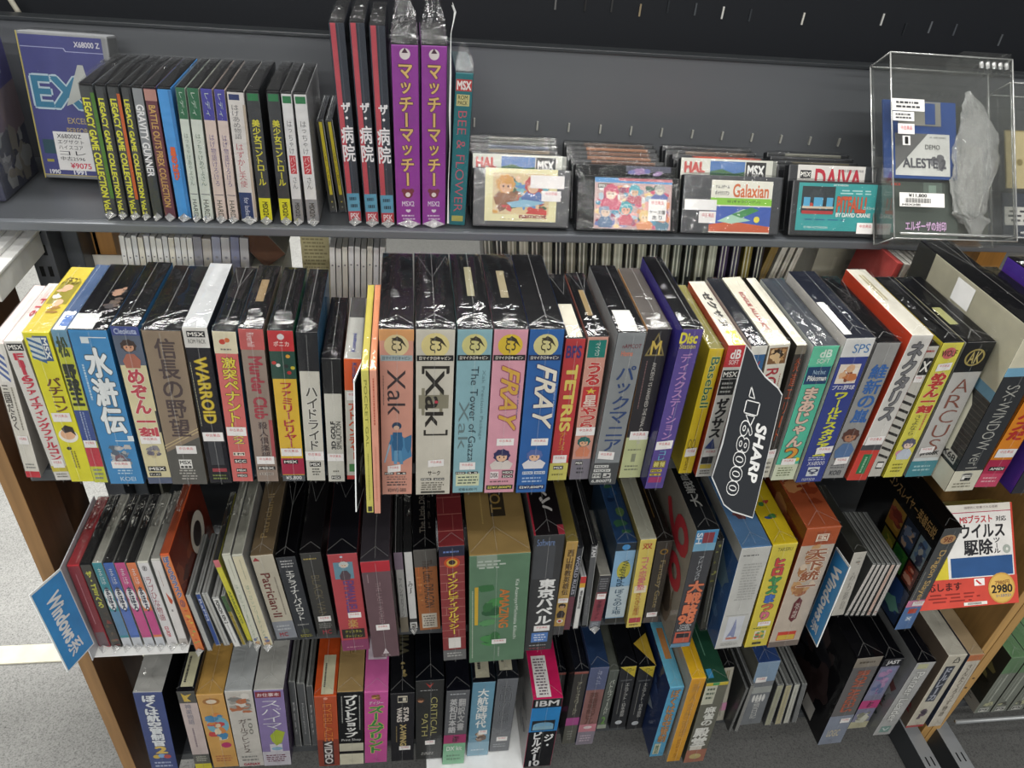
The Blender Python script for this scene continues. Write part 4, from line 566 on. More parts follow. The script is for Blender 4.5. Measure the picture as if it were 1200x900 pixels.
for i_ in range(6):
    I(3,'cd',(987.5+6.6*i_,722),(1021+5.9*i_,661),(1026.4+5.9*i_,661),.1,'d6d0ca' if i_ != 4 else 'd8b8a8','7c7e7c','5a5c5a',[LN(.05,.95,1,'a89c94',.35,.5,vert=True,seed=i_+4),MSX(.9,.95,.2,.8,c='8c4c44' if i_ > 3 else '6c6c6c',s='SK')],['first jewel case from the left in the set of six right of the blue sign','second jewel case from the left in the set of six right of the blue sign','third jewel case from the left in the set of six right of the blue sign','fourth jewel case from the left in the set of six right of the blue sign','fifth jewel case of the set of six, its spine pinkish','last jewel case of the set of six, beside the dragon artwork box'][i_],name='jewel_case',cat='disc case',group='set of six jewel cases')
I(3,'box',(1048,738),(1107,620),(1129,616),.165,'4f5254','14100f','1a1a1c',[D(.5,.1,.42,'c89c6c',sq=.85),T(.075,.125,'98','8c4c34','h',.25,.75,bold=.02,part='emblem'),T(.2,.7,'Dragon Slayer','cfae72','r',.3,.74,bold=.02),LN(.4,.7,1,'9a9a94',.1,.2,vert=True),B(.69,.76,'d888a8'),P_(.70,.3,.98,.045),B(.76,1,'5c7cac'),B(.78,.83,'c0503c',.3,.8),MSX(.86,.91,.35,.7,c='8ca4c8',tc='e8ecf4',s='X'),T(.03,.55,'ドラゴンスレイヤー英雄伝説','cfa868','r',.72,.8,bold=.02,face='l',part='side_title') if False else T(.05,.14,'ドラゴンスレイヤー英雄伝説','cfa868','h',.15,.95,bold=.02,face='l',part='side_title'),ART(.2,.42,['b8502c','d8a84c','8c3020'],3,.4,.6,10,'l',bg='b88c34'),ART(.2,.42,['3c5478','7c8ca8','c8a88c'],5,.62,.8,10,'l',bg='26344c'),ART(.2,.42,['c8c8c0','5c7ca4','3c4460'],6,.82,.97,10,'l',bg='8ca0a8'),ART(.44,.62,['c8b84c','7c8c3c'],7,.42,.6,10,'l',bg='8c8434'),ART(.44,.62,['4c8c3c','2c6c34'],8,.62,.8,10,'l',bg='3c7c34'),ART(.44,.62,['b84c34','e0a48c'],9,.82,.97,10,'l',bg='6c2c24'),ART(.65,.98,['2c4c84','4c84a0','1c3058','6ca494'],2,.05,.98,24,'l',bg='22385c')],'black and blue boxed game with gold lettering and paintings on its side',group=R3)

# ================================================================== bottom shelf
R4 = 'boxed games along the bottom shelf'
def F(TL, L, TR, sp, tp, sd, els, label, dep=.14, Y=.035, kind='box', **kw):
    I(4,kind,L,TL,TR,dep,sp,tp,sd,els,label,Y=Y,group=kw.pop('group',R4),**kw)
F((156,813),(178,900),(190,812),'3c4c84','b4b4b0','1b1c20',[T(.03,.66,'ぼくは航空管制官','e8ecf0',u0=.28,u1=.72,bold=.06,out='24305c'),T(.66,.76,'2','e0c060',u0=.3,u1=.75,bold=.06),D(.3,.8,.14,'d8b84c'),D(.5,.79,.14,'8cb4e0'),D(.7,.8,.14,'c8544c'),LN(.86,.95,2,'b8c4e0')],'navy blue boxed game with white outlined characters, leftmost on the bottom shelf',Y=.045)
F((207,811),(229,897),(228,809),'c4b4ac','1a1b1f','5c5450',[B(0,.14,'4c4c48'),POLY([(.2,.02),(.4,.05),(.8,.03),(.5,.08),(.7,.12),(.3,.12)],'d8b84c'),B(.14,.8,'ccbcb8'),T(.15,.4,'神楽物語','7c7c90',u0=.25,u1=.6,bold=0),LN(.45,.7,1,'8c7c84',.3,.5,vert=True),B(.8,.93,'5c5c58'),LN(.82,.9,3,'c0c0b0'),B(.93,1,'d8cc3c'),B(.55,.95,'dcd8b4',.15,.85,face='t'),LN(.6,.9,1,'3c3c3c',.2,.45,face='t',vert=True)],'beige boxed game with a yellow foot and a barcode label on its black top',Y=.045)
F((229,815),(250.5,899),(261,812),'d3a35c','c49a52','a87c3c',[D(.5,.09,.32,'a8743c',sq=.7),D(.5,.09,.2,'e4d4bc',lay=3,sq=.7),D(.55,.4,.42,'7cb4c8',sq=1.5),ART(.22,.62,['4c8cb8','d88c4c','e8d8b8','c84c4c'],6,.1,.95,18),D(.7,.68,.2,'b83c6c'),LN(.82,.92,3,'b8704c')],'golden tan boxed game with a round blue emblem, bottom shelf left',Y=.045)
F((263,811),(281,899),(295.5,810),'ccc8c0','b8bcbc','a8a8a4',[ART(.03,.28,['e0dcd4','b8704c','a8a49c','8c8c88'],4,.05,.95,18),T(.35,.8,'ガールフレンド2','5c4c48',u0=.3,u1=.6,bold=.0),T(.35,.55,'100','7c7c74','r',.65,.8,bold=0,part='subtitle'),LN(.84,.93,2,'8c8c88'),T(.95,.985,'GAINAX','b03c50','h',.2,.85,bold=.04,part='maker_name')],'white boxed game with a sketched heroine and brown lettering, bottom shelf left',Y=None)
F((297,810),(310,898),(332.5,808),'8c7cac','bcbcb6','6c5c84',[MSX(.02,.09,.03,.9,c='8c3440',tc='f0dcdc',s='お仕事本'),T(.12,.5,'スパイマ','f0f0f4',u0=.15,u1=.85,bold=-.01),POLY([(.35,.58),(.6,.5),(.9,.54),(.75,.68),(.55,.72),(.4,.66)],'a8b83c'),B(.7,.8,'d8d4dc',.3,.75),D(.55,.76,.2,'8cb4cc',lay=3,sq=.6),B(.8,1,'c8c4cc'),LN(.84,.95,4,'6c2c44',.1,.9)],'lavender boxed game with white scribbled lettering and a green heart shape',Y=None)
for i_, (TL, BL, TR, lb) in enumerate((((337,799),(346,875),(345.5,799),'first thin grey jewel case right of the lavender box'),((347,801),(356,874),(356.5,801),'second thin grey jewel case right of the lavender box'),((358.5,804),(366,874),(366,804),'third thin jewel case, left of the orange red box'))):
    F(TL,BL,TR,'55585a','6c6e6c','4c4e4e',[T(.3,.8,'Masterpiece' if i_ == 1 else 'Best','b8b8b8','r',.3,.6,bold=0)],lb,kind='cd',dep=.1,Y=None,name='jewel_case',cat='disc case')
F((368,817),(374.5,900),(394,813.5),'b8502c','c8501f','a8401c',[D(.5,.03,.1,'e8a48c'),T(.1,.62,'EYEBLAZE','d87c3c','r',.35,.75,bold=.01,out='9c4424'),B(.6,1,'8c3c2c'),B(.62,.98,'3c2c2c',.25,.75),T(.63,.96,'VIDEO','e8e4e0','r',.32,.68,bold=.03,part='subtitle'),B(.05,.2,'16161a',.25,.75,face='t'),T(.06,.18,'Λ','e8e8e8','h',.35,.65,face='t',part='top_title'),B(.52,.98,'d8d4b4',.3,.85,face='t'),LN(.62,.9,1,'3c3c34',.35,.5,face='t',vert=True)],'orange red boxed game with upright latin capitals and a barcode label on top')
F((395,812),(398.8,900),(425.3,810),'17181b','a88c5c','8c7444',[T(.04,.6,'プリントショップ','f0f0ec',u0=.28,u1=.75,bold=.06),LN(.05,.4,1,'a8a8a4',.12,.2,vert=True),LN(.05,.5,1,'a8a8a4',.82,.9,vert=True),T(.62,.66,'Print Shop','dcdcd8','h',.1,.9,bold=.0,part='subtitle'),B(.69,.8,'c8c4b0'),B(.84,1,'d8d4bc'),D(.5,.08,.28,'17181b',face='t'),T(.15,.55,'Print','6c5834','r',.4,.6,face='t',part='top_title')],'black spined boxed game with white katakana and a gold brown top')
F((427,812),(427.8,900),(455,810),'c8589c','d468a8','b84c8c',[ART(.02,.12,['d8a45c','8c5c34'],3,.3,.7,6),T(.12,.16,'デイジー','f0e4ec','h',.2,.8,bold=.02,part='subtitle'),T(.18,.85,'ズームプリント','3c8c4c',u0=.2,u1=.8,bold=.06,out='e8dc6c'),B(.0,.62,'ecdce8',.1,.9,face='t'),T(.05,.55,'ズント','3c8c4c',u0=.25,u1=.75,bold=.06,out='e8dc6c',face='t',part='top_title')],'hot pink boxed game with green and yellow outlined katakana')
F((457.5,813),(458.8,900),(486,811),'26262a','17181b','1c1d20',[MSX(.04,.13,.3,.7,c='d8d0bc',tc='26262a',s='◧'),T(.2,.4,'STAR','d8d0c8','r',.55,.75,bold=.06),T(.2,.4,'WARS','d8d0c8','r',.27,.47,bold=.06),T(.44,.76,'X-WING','b8a46c','r',.4,.65,bold=.06,part='subtitle'),LN(.46,.7,1,'8c7c50',.2,.28,vert=True),P_(.76,.35,.85,.06),T(.1,.55,'WING','5c5844','u',.3,.75,bold=.05,face='t',part='top_title'),ART(.6,.85,['8c7c50','b8a46c'],4,.4,.7,4,'t')],'black boxed game with stacked silver and gold capitals beside the pink one')
F((487,798),(487.3,900),(521,795),'2b2c2c','0f1116','1c1d1f',[POLY([(.35,.03),(.5,.09),(.65,.03),(.5,.06)],'a83c34'),LN(.11,.125,1,'b8b8b8',.15,.85),FIG(.2,.42,'4c3428','c08a68','2b2c2c',.0,.36),T(.2,.68,'CRITICAL','c0b874','r',.55,.78,bold=-.01),T(.4,.68,'PATH','c0b874','r',.22,.44,bold=-.01),P_(.74,.35,.72,.055),LN(.9,.94,2,'b8b8b4',.2,.75)],'black boxed game with thin yellow capitals and a close face, bottom shelf middle')
F((523,810),(518,896),(551,808),'5c5e62','12131a','2b2c30',[LN(.03,.06,1,'b8bcc0',.15,.9),T(.1,.55,'英和日本語','c8c8c8',u0=.18,u1=.5,bold=.04),T(.1,.52,'翻訳文書','b8b8b8',u0=.55,u1=.85,bold=.04),B(.58,.7,'a8386c'),T(.6,.68,'Aldo','2b1c28','r',.4,.7,bold=.02,part='maker_name'),B(.70,1,'84c098'),T(.74,.8,'DX kit','e8f4e8','h',.15,.85,bold=.03,part='subtitle'),LN(.85,.95,2,'5c8c6c')],'grey boxed software with a magenta band and light green foot',Y=None)
F((554,800),(547,886),(581,798),'6c9cb4','17191f','5c8ca4',[T(.08,.6,'大航海時代','eef0ee',u0=.28,u1=.75,bold=.04),ART(.62,.8,['5c4434','c8b49c','8c6c54'],5,.3,.85,10),P_(.63,.45,.85,.06),B(.8,1,'8cb4c8'),LN(.9,.93,1,'d8e4ec'),B(.2,.95,'c8c4ac',.15,.75,face='t'),LN(.3,.85,1,'3c3c3c',.2,.45,face='t',vert=True)],'steel blue boxed game with white kanji and a barcode label on its top, bottom shelf',Y=None)
F((583,796),(573,881),(608,793),'6c6f74','1f2126','5c6066',[T(.08,.6,'英国の伝説','4c4f54',u0=.2,u1=.8,bold=.0,out='8c9094'),P_(.78,.3,.85,.06),LN(.88,.94,2,'a8acb0'),B(.2,.9,'c8c4ac',.15,.75,face='t'),LN(.3,.8,1,'3c3c3c',.2,.45,face='t',vert=True)],'slate grey boxed game with faint embossed kanji beside the steel blue one',Y=None)
F((625,820),(613,900),(660,816),'1b1c20','c9245c','cfccc8',[MSX(.0,.12,.05,.95,c='15161a',tc='dcdcdc',s='IBM'),B(.12,.46,'2a86c8',.0,1),MSX(.3,.44,.08,.88,c='17181c',tc='7cb0d0',s='◉'),B(.38,.43,'8cb8cc',.12,.84,lay=4),T(.46,.9,'ビルダー','f0f0f0',u0=.2,u1=.5,bold=.05),T(.5,.72,'ジ・','f0f0f0',u0=.6,u1=.9,bold=.05,part='subtitle'),T(.9,.98,'10','f0f0f0','h',.2,.55,bold=.05,part='version_number'),B(.45,.98,'f0ecea',.12,.62,face='t'),LN(.48,.96,13,'6c5c68',.16,.58,face='t'),B(.02,.28,'17181c',.3,.72,face='t'),D(.52,.15,.12,'2c8cb8',face='t',lay=3),ART(.3,.9,['3c3c3c','8c8c8c','b8b4b0'],7,.4,.9,10,'l')],'tall boxed software with a magenta top and a blue and black spine',dep=.13,Y=.01)
F((650,789),(639,873),(668,787),'3c3a3a','15171e','2c2c30',[B(0,1,'5c4444',.0,.12),B(0,.04,'8c5048'),LN(.1,.5,1,'8c8c8c',.4,.6,vert=True),B(.62,.72,'a04c80')],'dark case with a rust edge half hidden behind the magenta topped box',Y=.075,dep=.13)
F((669,788),(654,872),(690,786),'3e3c3a','15171e','2c2c30',[B(0,.03,'8c5048'),T(.13,.58,'アレックスワールド','b8b49c',u0=.35,u1=.68,bold=.0),B(.62,.73,'a8508c'),B(.73,1,'5c5c54'),LN(.8,.95,4,'8c8c84',.25,.75)],'dark grey case with khaki katakana and a mauve band, bottom shelf',Y=None,dep=.13)
F((692,783),(674,873),(714,782),'8c6460','1d3456','4c5c84',[B(0,.27,'5c6484'),T(.04,.2,'サイバ','a8acc4','r',.42,.7,bold=0,part='subtitle'),T(.3,.72,'英雄戦記ビル','6c4a44',u0=.25,u1=.75,bold=.03),B(.72,.82,'c88490'),D(.5,.76,.25,'e4d4d4',sq=.6),B(.82,1,'8c8490'),LN(.86,.96,3,'c8b8c4')],'dusty pink and slate boxed game with a dark navy top, bottom shelf',Y=None,dep=.15)
F((714.5,786),(699,854),(726,783),'5c625c','5c6058','4c504c',[T(.15,.75,'バトルフィールド','c8ccc0',u0=.3,u1=.8,bold=.02),T(.78,.92,'2','6c9c4c',u0=.3,u1=.75,bold=.05,part='subtitle'),B(.93,1,'a8b0a0')],'grey green boxed game with a green numeral two, bottom shelf',Y=None,dep=.15)
LHE = lambda: [POLY([(0,.0),(.95,.0),(.95,.17)],'c8b43c'),T(.02,.09,'パワー','3c3420','h',.35,.85,bold=0,part='corner_flash'),B(.2,.22,'55575a',.15,.85),T(.25,.8,'エルアクト・日本語版','c8c8c4',u0=.5,u1=.74,bold=.0),LN(.25,.75,1,'8c8c88',.24,.32,vert=True),D(.5,.9,.22,'c8ccd0')]
F((727,782),(714,854),(747,781),'26282c','15161a','1c1d20',LHE(),'left of the two black boxed games with yellow corner flashes, bottom shelf',Y=None,dep=.15)
F((748.5,782),(733,855),(769,782),'26282c','15161a','1c1d20',LHE()+[POLY([(.05,.72),(1,1),(.95,.6)],'c8a83c',face='t')],'right of the two black boxed games with yellow corner flashes, bottom shelf',Y=None,dep=.15)
F((786,806),(760,887),(806,804.5),'5ca4c8','6cb8d4','26427c',[T(.03,.78,'ぼくは航空管制','c8925c',u0=.25,u1=.8,bold=.02,out='7c6c5c'),B(.8,.96,'c8ccb4',.15,.6,lay=2),T(.82,.95,'絵日記',  '4c6c4c',u0=.25,u1=.5,bold=.02,part='subtitle'),B(.35,.7,'cc8c50',.3,.75,face='t'),POLY([(.5,.4),(.55,.2),(.62,.5),(.8,.56),(.62,.68),(.5,.75),(.45,.6)],'b8c4d0',face='l'),ART(.1,.6,['3c548c','1c2c5c','4c68a0'],5,.2,.9,10,'l')],'light blue boxed game with tan kanji and a dark blue pictured side, bottom shelf',Y=None,dep=.16)
F((807,796),(779,893),(827,794),'dca033','e4b424','d8c8b0',[T(.05,.68,'新人会計管理','b8803c',u0=.25,u1=.75,bold=.0,out='e8b85c'),T(.7,.95,'ビレッジ','a4703c',u0=.35,u1=.6,bold=0,part='subtitle'),T(.1,.6,'Pow','b8402c','u',.2,.7,bold=.02,face='t',part='top_title',shear=.3)],'amber boxed software with red cursive lettering on its top, bottom shelf',Y=None,dep=.16)
F((827,801),(800,894),(853,799.5),'6c6c60','1f4c38','4c5044',[B(0,.25,'ccccb8',.0,.55),POLY([(0,0),(1,0),(1,.035),(0,.035)],'c8b43c'),B(.0,.03,'4c9c5c',.3,.6,lay=3),LN(.05,.2,3,'5c6c5c',.1,.5),T(.28,.52,'麻雀の','e4e4dc',u0=.3,u1=.8,bold=.05),T(.54,.78,'殿堂','e8e8e0',u0=.1,u1=.8,bold=.05),B(.78,.83,'dcd8cc',.1,.7,lay=3),B(.83,1,'a8705c'),D(.5,.92,.3,'c8b47c',sq=.8),LN(.3,.7,1,'6c9c84',.3,.4,face='t',vert=True),B(.85,.95,'3c8cb8',.15,.4,face='t')],'grey boxed game with white kanji under a rainbow strip and dark green top',Y=None,dep=.15)
F((849,783),(831,874),(866,778),'b8b4a4','18191b','8c8c80',[LN(.05,.3,2,'8c7c4c',.3,.7,vert=True),B(.65,.8,'d090b0'),LN(.4,.9,1,'8c8c80',.4,.6,vert=True)],'pale narrow boxed game with a pink patch, right of the dark green topped box',Y=.065,dep=.13)
F((870,807),(849,858),(876,806),'6c6c6a','5c5e5e','4c4e4e',[],'first grey jewel case leaning right of the pale narrow box, bottom shelf',kind='cd',Y=None,dep=.1,name='jewel_case',cat='disc case')
F((878,803),(858,858),(884,802),'8c8c88','6c6e6e','4c4e4e',[],'second grey jewel case leaning against the sky pictured box, bottom shelf',kind='cd',Y=None,dep=.1,name='jewel_case',cat='disc case')
F((889,777),(867,850),(914,776),'7c8084','2a4478','a8a89c',[B(0,.3,'8ca4bc'),P_(.22,.1,.6,.08),B(.38,.48,'a8aca8'),T(.5,.62,'●●●●','e0e0dc','h',.2,.8,bold=0),T(.55,.9,'空想日記','d8d8d4',u0=.35,u1=.65,bold=.0,part='subtitle')],'short boxed game with a pale sky cap and navy top, bottom shelf right of centre',Y=None,dep=.12)
for i_, (a, b, c, ax, bx, sp) in enumerate(((911,803,895,919,0,'a8a890'),(921,803,907,929,0,'b8b08c'),(931,802,917,938,0,'c8c8bc'),(940,802,927,946,0,'77797a'))):
    F((a,b),(c,851-i_*1.2),(ax-.5,b),sp,'6c6e6c','55575a',[LN(.1,.9,1,'8c8c84',.4,.6,vert=True)],['first of four leaning jewel cases right of the sky pictured box','second of four leaning jewel cases right of the sky pictured box','third of four leaning jewel cases, the palest spine','last of four leaning jewel cases, left of the big dark box'][i_],kind='cd',Y=None,dep=.1,name='jewel_case',cat='disc case',group='leaning jewel cases on the bottom shelf')
F((1005,772),(958,873),(1035,769),'6c6a6a','111114','1b1a1e',[B(0,.1,'8c8478'),LN(.03,.07,1,'5c5448'),T(.14,.6,'IRON ANGELS','b8644c','r',.3,.75,bold=.04),B(.65,1,'8c94a4'),P_(.68,.5,.9,.055),T(.82,.9,'LOGIC','d8ccb0','h',.2,.7,bold=.02,part='subtitle'),ART(.1,.9,['26262c','3c2c2c','1c2430','4c3c3c'],5,.05,.9,30,'l'),B(.8,.95,'e0dcd4',.62,.8,face='l',lay=3),LN(.83,.93,4,'2b2b2b',.65,.77,face='l')],'large black and grey boxed game with rust red capitals, bottom shelf right',Y=None,dep=.18)
F((1037,773),(993,854),(1060,771),'8888a0','0f1014','2b2c33',[B(0,.1,'26272c'),T(.02,.08,'JAST','e0e0e0','h',.2,.85,bold=.05,part='maker_name'),ART(.12,.5,['a07ca8','b890b8','6c78a0'],6,.1,.9,18,bg='8c90b0'),B(.58,.7,'c44c84'),T(.6,.68,'Aldo','4c1c34','r',.4,.7,bold=0,part='subtitle'),ART(.72,.92,['b8b8a4','8c8c7c','d0d0c0'],5),B(.9,1,'c4c0a0')],'lilac and pink boxed game with a black top, bottom shelf right',Y=None,dep=.15)
F((1075,777),(1022,862),(1099,771),'b8b8b6','101116','9c9e9e',[B(.02,.08,'c8c8a0',.15,.7),T(.12,.8,'Panzer Leader','e4e4e0','r',.3,.75,bold=.03,out='8c8c88'),B(.87,.96,'84a49c',.25,.8),MSX(.88,.95,.3,.75,c='84a49c',tc='d8e4e0',s='V'),ART(.3,.95,['8c5c5c','7c8c8c','4c5454','b8bcbc'],8,.4,.98,18,'l')],'silver white boxed game with raised pale lettering and a black top, bottom shelf right',Y=None,dep=.16)
F((1112,769),(1061,853),(1135,765),'d3cdbb','c8c6b8','8c7c6c',[T(.03,.1,'凸','3c3a38','h',.45,.75),B(.14,.62,'3a3f4c',.2,.72),T(.16,.6,'ドルレーカ','b8bcc8',u0=.28,u1=.66,bold=.06),ART(.72,.9,['4c4450','6c5c68'],7,.25,.75,12),B(.97,1,'b84c4c'),T(.15,.4,'PUR','3c2c34','u',.3,.8,bold=.04,face='l',part='side_title'),ART(.45,.9,['6c5c5c','3c3c3c','a04444'],4,.5,.95,10,'l')],'ivory boxed game with a dark panel of pale characters, bottom shelf right',Y=None,dep=.17)
F((1137,768),(1087,852),(1153,767),'d8d0c0','b09a78','4c5468',[B(0,.08,'c87c50'),T(.12,.85,'さんたくろうす物語','8c8478',u0=.3,u1=.65,bold=0),LN(.12,.5,1,'b8acA0'.lower(),.75,.85,vert=True)],'ivory boxed game with an orange top edge, last against the wooden post',Y=None,dep=.17)
# ================================================================== build the queued upright items
for q in Q: solve(q)
for q in Q: q['w0'] = q['w']
separate()
def place(root, M): root.matrix_world = M
def build_item(q, n):
    w, h, d, th = q['w'], q['h'], q['dep'], q['th']; kind = q['kind']
    it = Item(w, d, h); els = list(q['els'])
    rb = .3 if kind in ('box', 'slim') else .22
    fm = mat(q['sp'], .45); tm = mat(q['tp'], .45 if lin(q['tp'])[1] < .03 else .5); sm = mat(q['sd'], .45)
    b = MB()
    if kind in ('dvd', 'dvdbag', 'dvdbag2'):
        shell = mat(q['tp'], .3, 'plastic') if kind == 'dvd' else tm
        b.box((0, 0, 0), (w, d, h), shell if kind == 'dvd' else fm, top=shell, side=sm)
        bev = .0012
    elif kind == 'cd':
        b.box((0, 0, 0), (w, d, h), mat(q['tp'], .2, 'plastic'), top=mat(q['tp'], .2, 'plastic'), side=sm); bev = .0008
    else:
        b.box((0, 0, 0), (w, d, h), fm, top=tm, side=sm); bev = .0004
    root = b.build(q['name'] or 'game_box', bevel=bev, bm_=b.mi(tm) if lin(q['tp'])[1] < .03 and kind == 'box' else -1)
    thing(root, q['label'], q['cat'] or 'boxed game', q['group'])
    lift = max(0, w*math.sin(th)) if th > 0 else 0
    root.location = (q['X'], q['Yf'], Z[q['row']]+lift+.0003); root.rotation_euler = (0, th, 0)
    pre = []
    if kind == 'dvd' and q['row'] == 3 or (kind == 'dvd' and q['group'] == R1):
        pre = [B(.015, .985, q['sp'], .03, .97, lay=.4)]
    if kind == 'cd':
        pre = [B(.02, .98, q['sp'], .1, .9, lay=.4), B(0, 1, '3c3e3e', 0, .05, lay=.6), B(0, 1, 'c8cac8', .93, .98, lay=.6), B(0, 1, 'b8bab8', .2, .26, face='t'), B(0, 1, '2c2e2e', .5, .58, face='t')]
    decorate(it, root, pre+els)
    if kind == 'box': wrap(it, root, n*7.7+1, puff=.0011, seams=True, loft=.012 if 440 < q['TL'][0] < 560 and q['row'] == 2 else (.002, .005, .0)[n % 3])
    elif kind == 'slim': wrap(it, root, n, seams=False)
    elif kind == 'dvd': 
        wrap(it, root, n*3.1, puff=.0018, seams=False, bag=True); bag_tip(it, root, n, peak=.006 if q['row'] == 1 else .004, tip=True)
    elif kind == 'dvdbag': wrap(it, root, n, puff=.002, seams=False, bag=True); bag_tip(it, root, n, peak=.045, tip=True)
    elif kind == 'dvdbag2': wrap(it, root, n, puff=.001, seams=False, bag=True); bag_tip(it, root, n, peak=.022, tip=False)
    elif kind == 'cd': wrap(it, root, n, puff=.001, seams=False, bag=True)
    q['obj'] = root
    return root
for n_, q in enumerate(Q): build_item(q, n_)

# ================================================================== things that face the aisle, leaning back
def frame_of(z, BL, BR, T, left=True, thick=0):
    a = on_z(BL, z); b = on_z(BR, z); x = (b-a).normalized(); w = (b-a).length
    o = a if left else b
    r = ray(T); t = (o-CAM).dot(x)/r.dot(x); p = CAM+r*t
    up = p-o; h = up.length; up.normalize(); y = up.cross(x).normalized(); up = x.cross(y)
    M = Matrix((x, y, up)).transposed().to_4x4(); M.translation = a
    if thick:      # a box leaning back stands on its rear bottom edge, so the front one is a little raised
        return frame_of(z+thick*max(0, up.y)+.0004, BL, BR, T, left)
    return M, w, h
def facing(name, M, w, h, d, sp, tp, sd, els, label, cat, group=None, bev=.001, wrapkind=None, seed=1, rough=.4):
    it = Item(w, d, h); b = MB(); b.box((0, 0, 0), (w, d, h), mat(sp, rough), top=mat(tp, rough), side=mat(sd, rough))
    o = b.build(name, bevel=bev); thing(o, label, cat, group); place(o, M)
    decorate(it, o, els)
    if wrapkind: wrap(it, o, seed, puff=.0012, seams=(wrapkind == 'wrap'), bag=(wrapkind == 'bag'))
    return o, it
CG = 'game cartridges leaning in stacks on the top shelf'
def column(BL, BR, TL, fronts, n, rows, name):
    """fronts: (colour, elements, label) of the first cartridges; the rest show only their top edges"""
    M, w, h = frame_of(.187, BL, BR, TL, thick=.0125)
    h = min(max(h, .06), .09); up = M.col[2].xyz; ta = math.atan2(up.y, up.z)
    T_ = .0125; step = T_/max(math.cos(ta), .5)+.0022
    for k in range(n):
        Mk = M.copy(); Mk.translation = M.translation+Vector((random.Random(k*3+len(name)).uniform(-.003, .003) if k > 1 else 0, step*k, 0.0))
        lift = .0003
        Mk.translation.z += lift+0*k
        sp, els, label, hh, ww = rows(k)
        o, it = facing('game_cartridge', Mk, w*ww, h*hh, T_, sp, '26282b' if k > 1 else '2f3134', '202226', els, label, 'game cartridge', CG, bev=.002, wrapkind='bag', seed=k*5+len(name)*11)
TOPC = ['6c4a34','7c5a40','5c5044','a8503c','4c4c50','8c8474','3c4a6c','66583c']
ordn = ['second','third','fourth','fifth','sixth','seventh','eighth','ninth','tenth']
def stack(front, second, where, hue, sx):
    def rows(k):
        if k == 0: return front[0], front[1], front[2], 1.0, 1.0
        if k == 1: return second[0], second[1], second[2], second[3], second[4]
        c = hue[(k-2) % len(hue)]
        els = [B(.1, .9, c, .22, .92, face='t'), LN(.3, .7, 1, '2a2622', .3, .8, face='t', seed=k), B(.02, .3, c, .22, .9), LN(.08, .22, 1, '2c2826', .3, .8, seed=k)]
        return '2b2d30', els, '%s cartridge behind the front one in the %s stack, only its top edge showing' % (ordn[k-1], where), 1.03+.004*k, .96
    return rows
NAM = [B(.0, .9, 'e6dfae', .12, .86), ART(.08, .78, ['d8a04c','a84434','5c8cc0','e8c49c','7c4c30','c84848','6cb0b8','3c5c3c'], 21, .2, .78, 70, bg='d8c090'), FIG(.1,.62,'d89c4c','e0b088','8c5a34',.2,.46), FIG(.12,.6,'b8403c','e4b898','4c6ca8',.48,.74), POLY([(.34,.58),(.52,.52),(.74,.56),(.6,.64),(.4,.66)], '8cbcd4', lay=8), POLY([(.54,.76),(.6,.66),(.76,.7),(.76,.78)], 'c8382c', lay=9), T(.78, .84, 'namcot', '8c3c34', 'h', .48, .76, bold=.06), T(.855, .87, '© 1986 1987 NAMCO LTD. ALL RIGHTS RESERVED', '8c8468', 'h', .28, .74, bold=0, part='small_print'), B(.1, .32, 'f4efec', .58, .93, lay=11), LN(.13, .3, 2, 'd87880', .6, .9), B(.36, .54, 'f2eeec', .7, .9, lay=11), T(.38, .43, '中古美品', 'd0505a', 'h', .74, .86, bold=0, lay=13, part='price_sticker')]
HAL = lambda: [B(.0, .3, 'dcdcd0', .0, .95), T(.06, .2, 'HAL', 'c85048', 'h', .04, .24, bold=.08, part='maker_name'), B(.03, .28, '4c78b4', .3, .66, lay=2), POLY([(.3,.28),(.3,.18),(.42,.14),(.55,.2),(.66,.17),(.66,.28)], '3c6c40', lay=3), B(.03, .28, '16171a', .67, .88, lay=2), T(.08, .22, 'MSX', 'f0f0ec', 'h', .69, .86, bold=.06, part='logo')]
random.seed(5)
column((553.5,265),(666,268), (555,196), 0, 8, stack(('4a4b4d', NAM, 'grey cartridge with a cream cartoon label, front of the leftmost stack'), ('8c8e86', HAL(), 'cartridge box with a golf scene strip behind the cream labelled cartridge', 1.16, .97), 'leftmost', ['8c8c80','7c6450','9c8c74','4c5870','6c6c64','7c7c72'], 1), 'a')
CIR = [B(.03, .97, 'b8c4c8', .17, .93), B(.03, .12, '4c90c8', .17, .93, lay=2), B(.03, .08, 'b8606c', .4, .93, lay=3), ART(.12, .97, ['c8506c','e0c48c','4c8ca8','8c3c5c','dce0dc','5c6ca8','d88c5c','3c5c50','e8a8a0','a8bcc8'], 33, .17, .93, 130, bg='c0a09c'), FIG(.5,.95,'8c98b0','e4c8b0','4c6a8c',.2,.36), FIG(.45,.9,'3c9ca8','e0a890','c05060',.4,.56), FIG(.6,.97,'e0c080','e8c8a0','d88c5c',.58,.76), FIG(.14,.5,'4ca4b4','d8b090','b84c5c',.48,.64), FIG(.12,.45,'a8a8a0','dcd4c0','5c6ca8',.72,.9), FIG(.6,.97,'b85040','e0b898','50788c',.77,.92), FIG(.14,.62,'c8506c','ecd0bc','c8506c',.22,.44), MSX(.14, .22, .2, .34, s='MSX2'), B(.4, .8, 'f4f1ee', .7, .88, lay=12), T(.43, .5, '中古美品', 'd0505a', 'h', .73, .85, bold=0, lay=14, part='price_sticker'), T(.6, .68, 'ケース傷', '1c1c1c', 'h', .71, .87, bold=.02, lay=14, part='hand_written_note'), T(.7, .78, 'あり', '1c1c1c', 'h', .74, .84, bold=.02, lay=14, part='hand_written_note')]
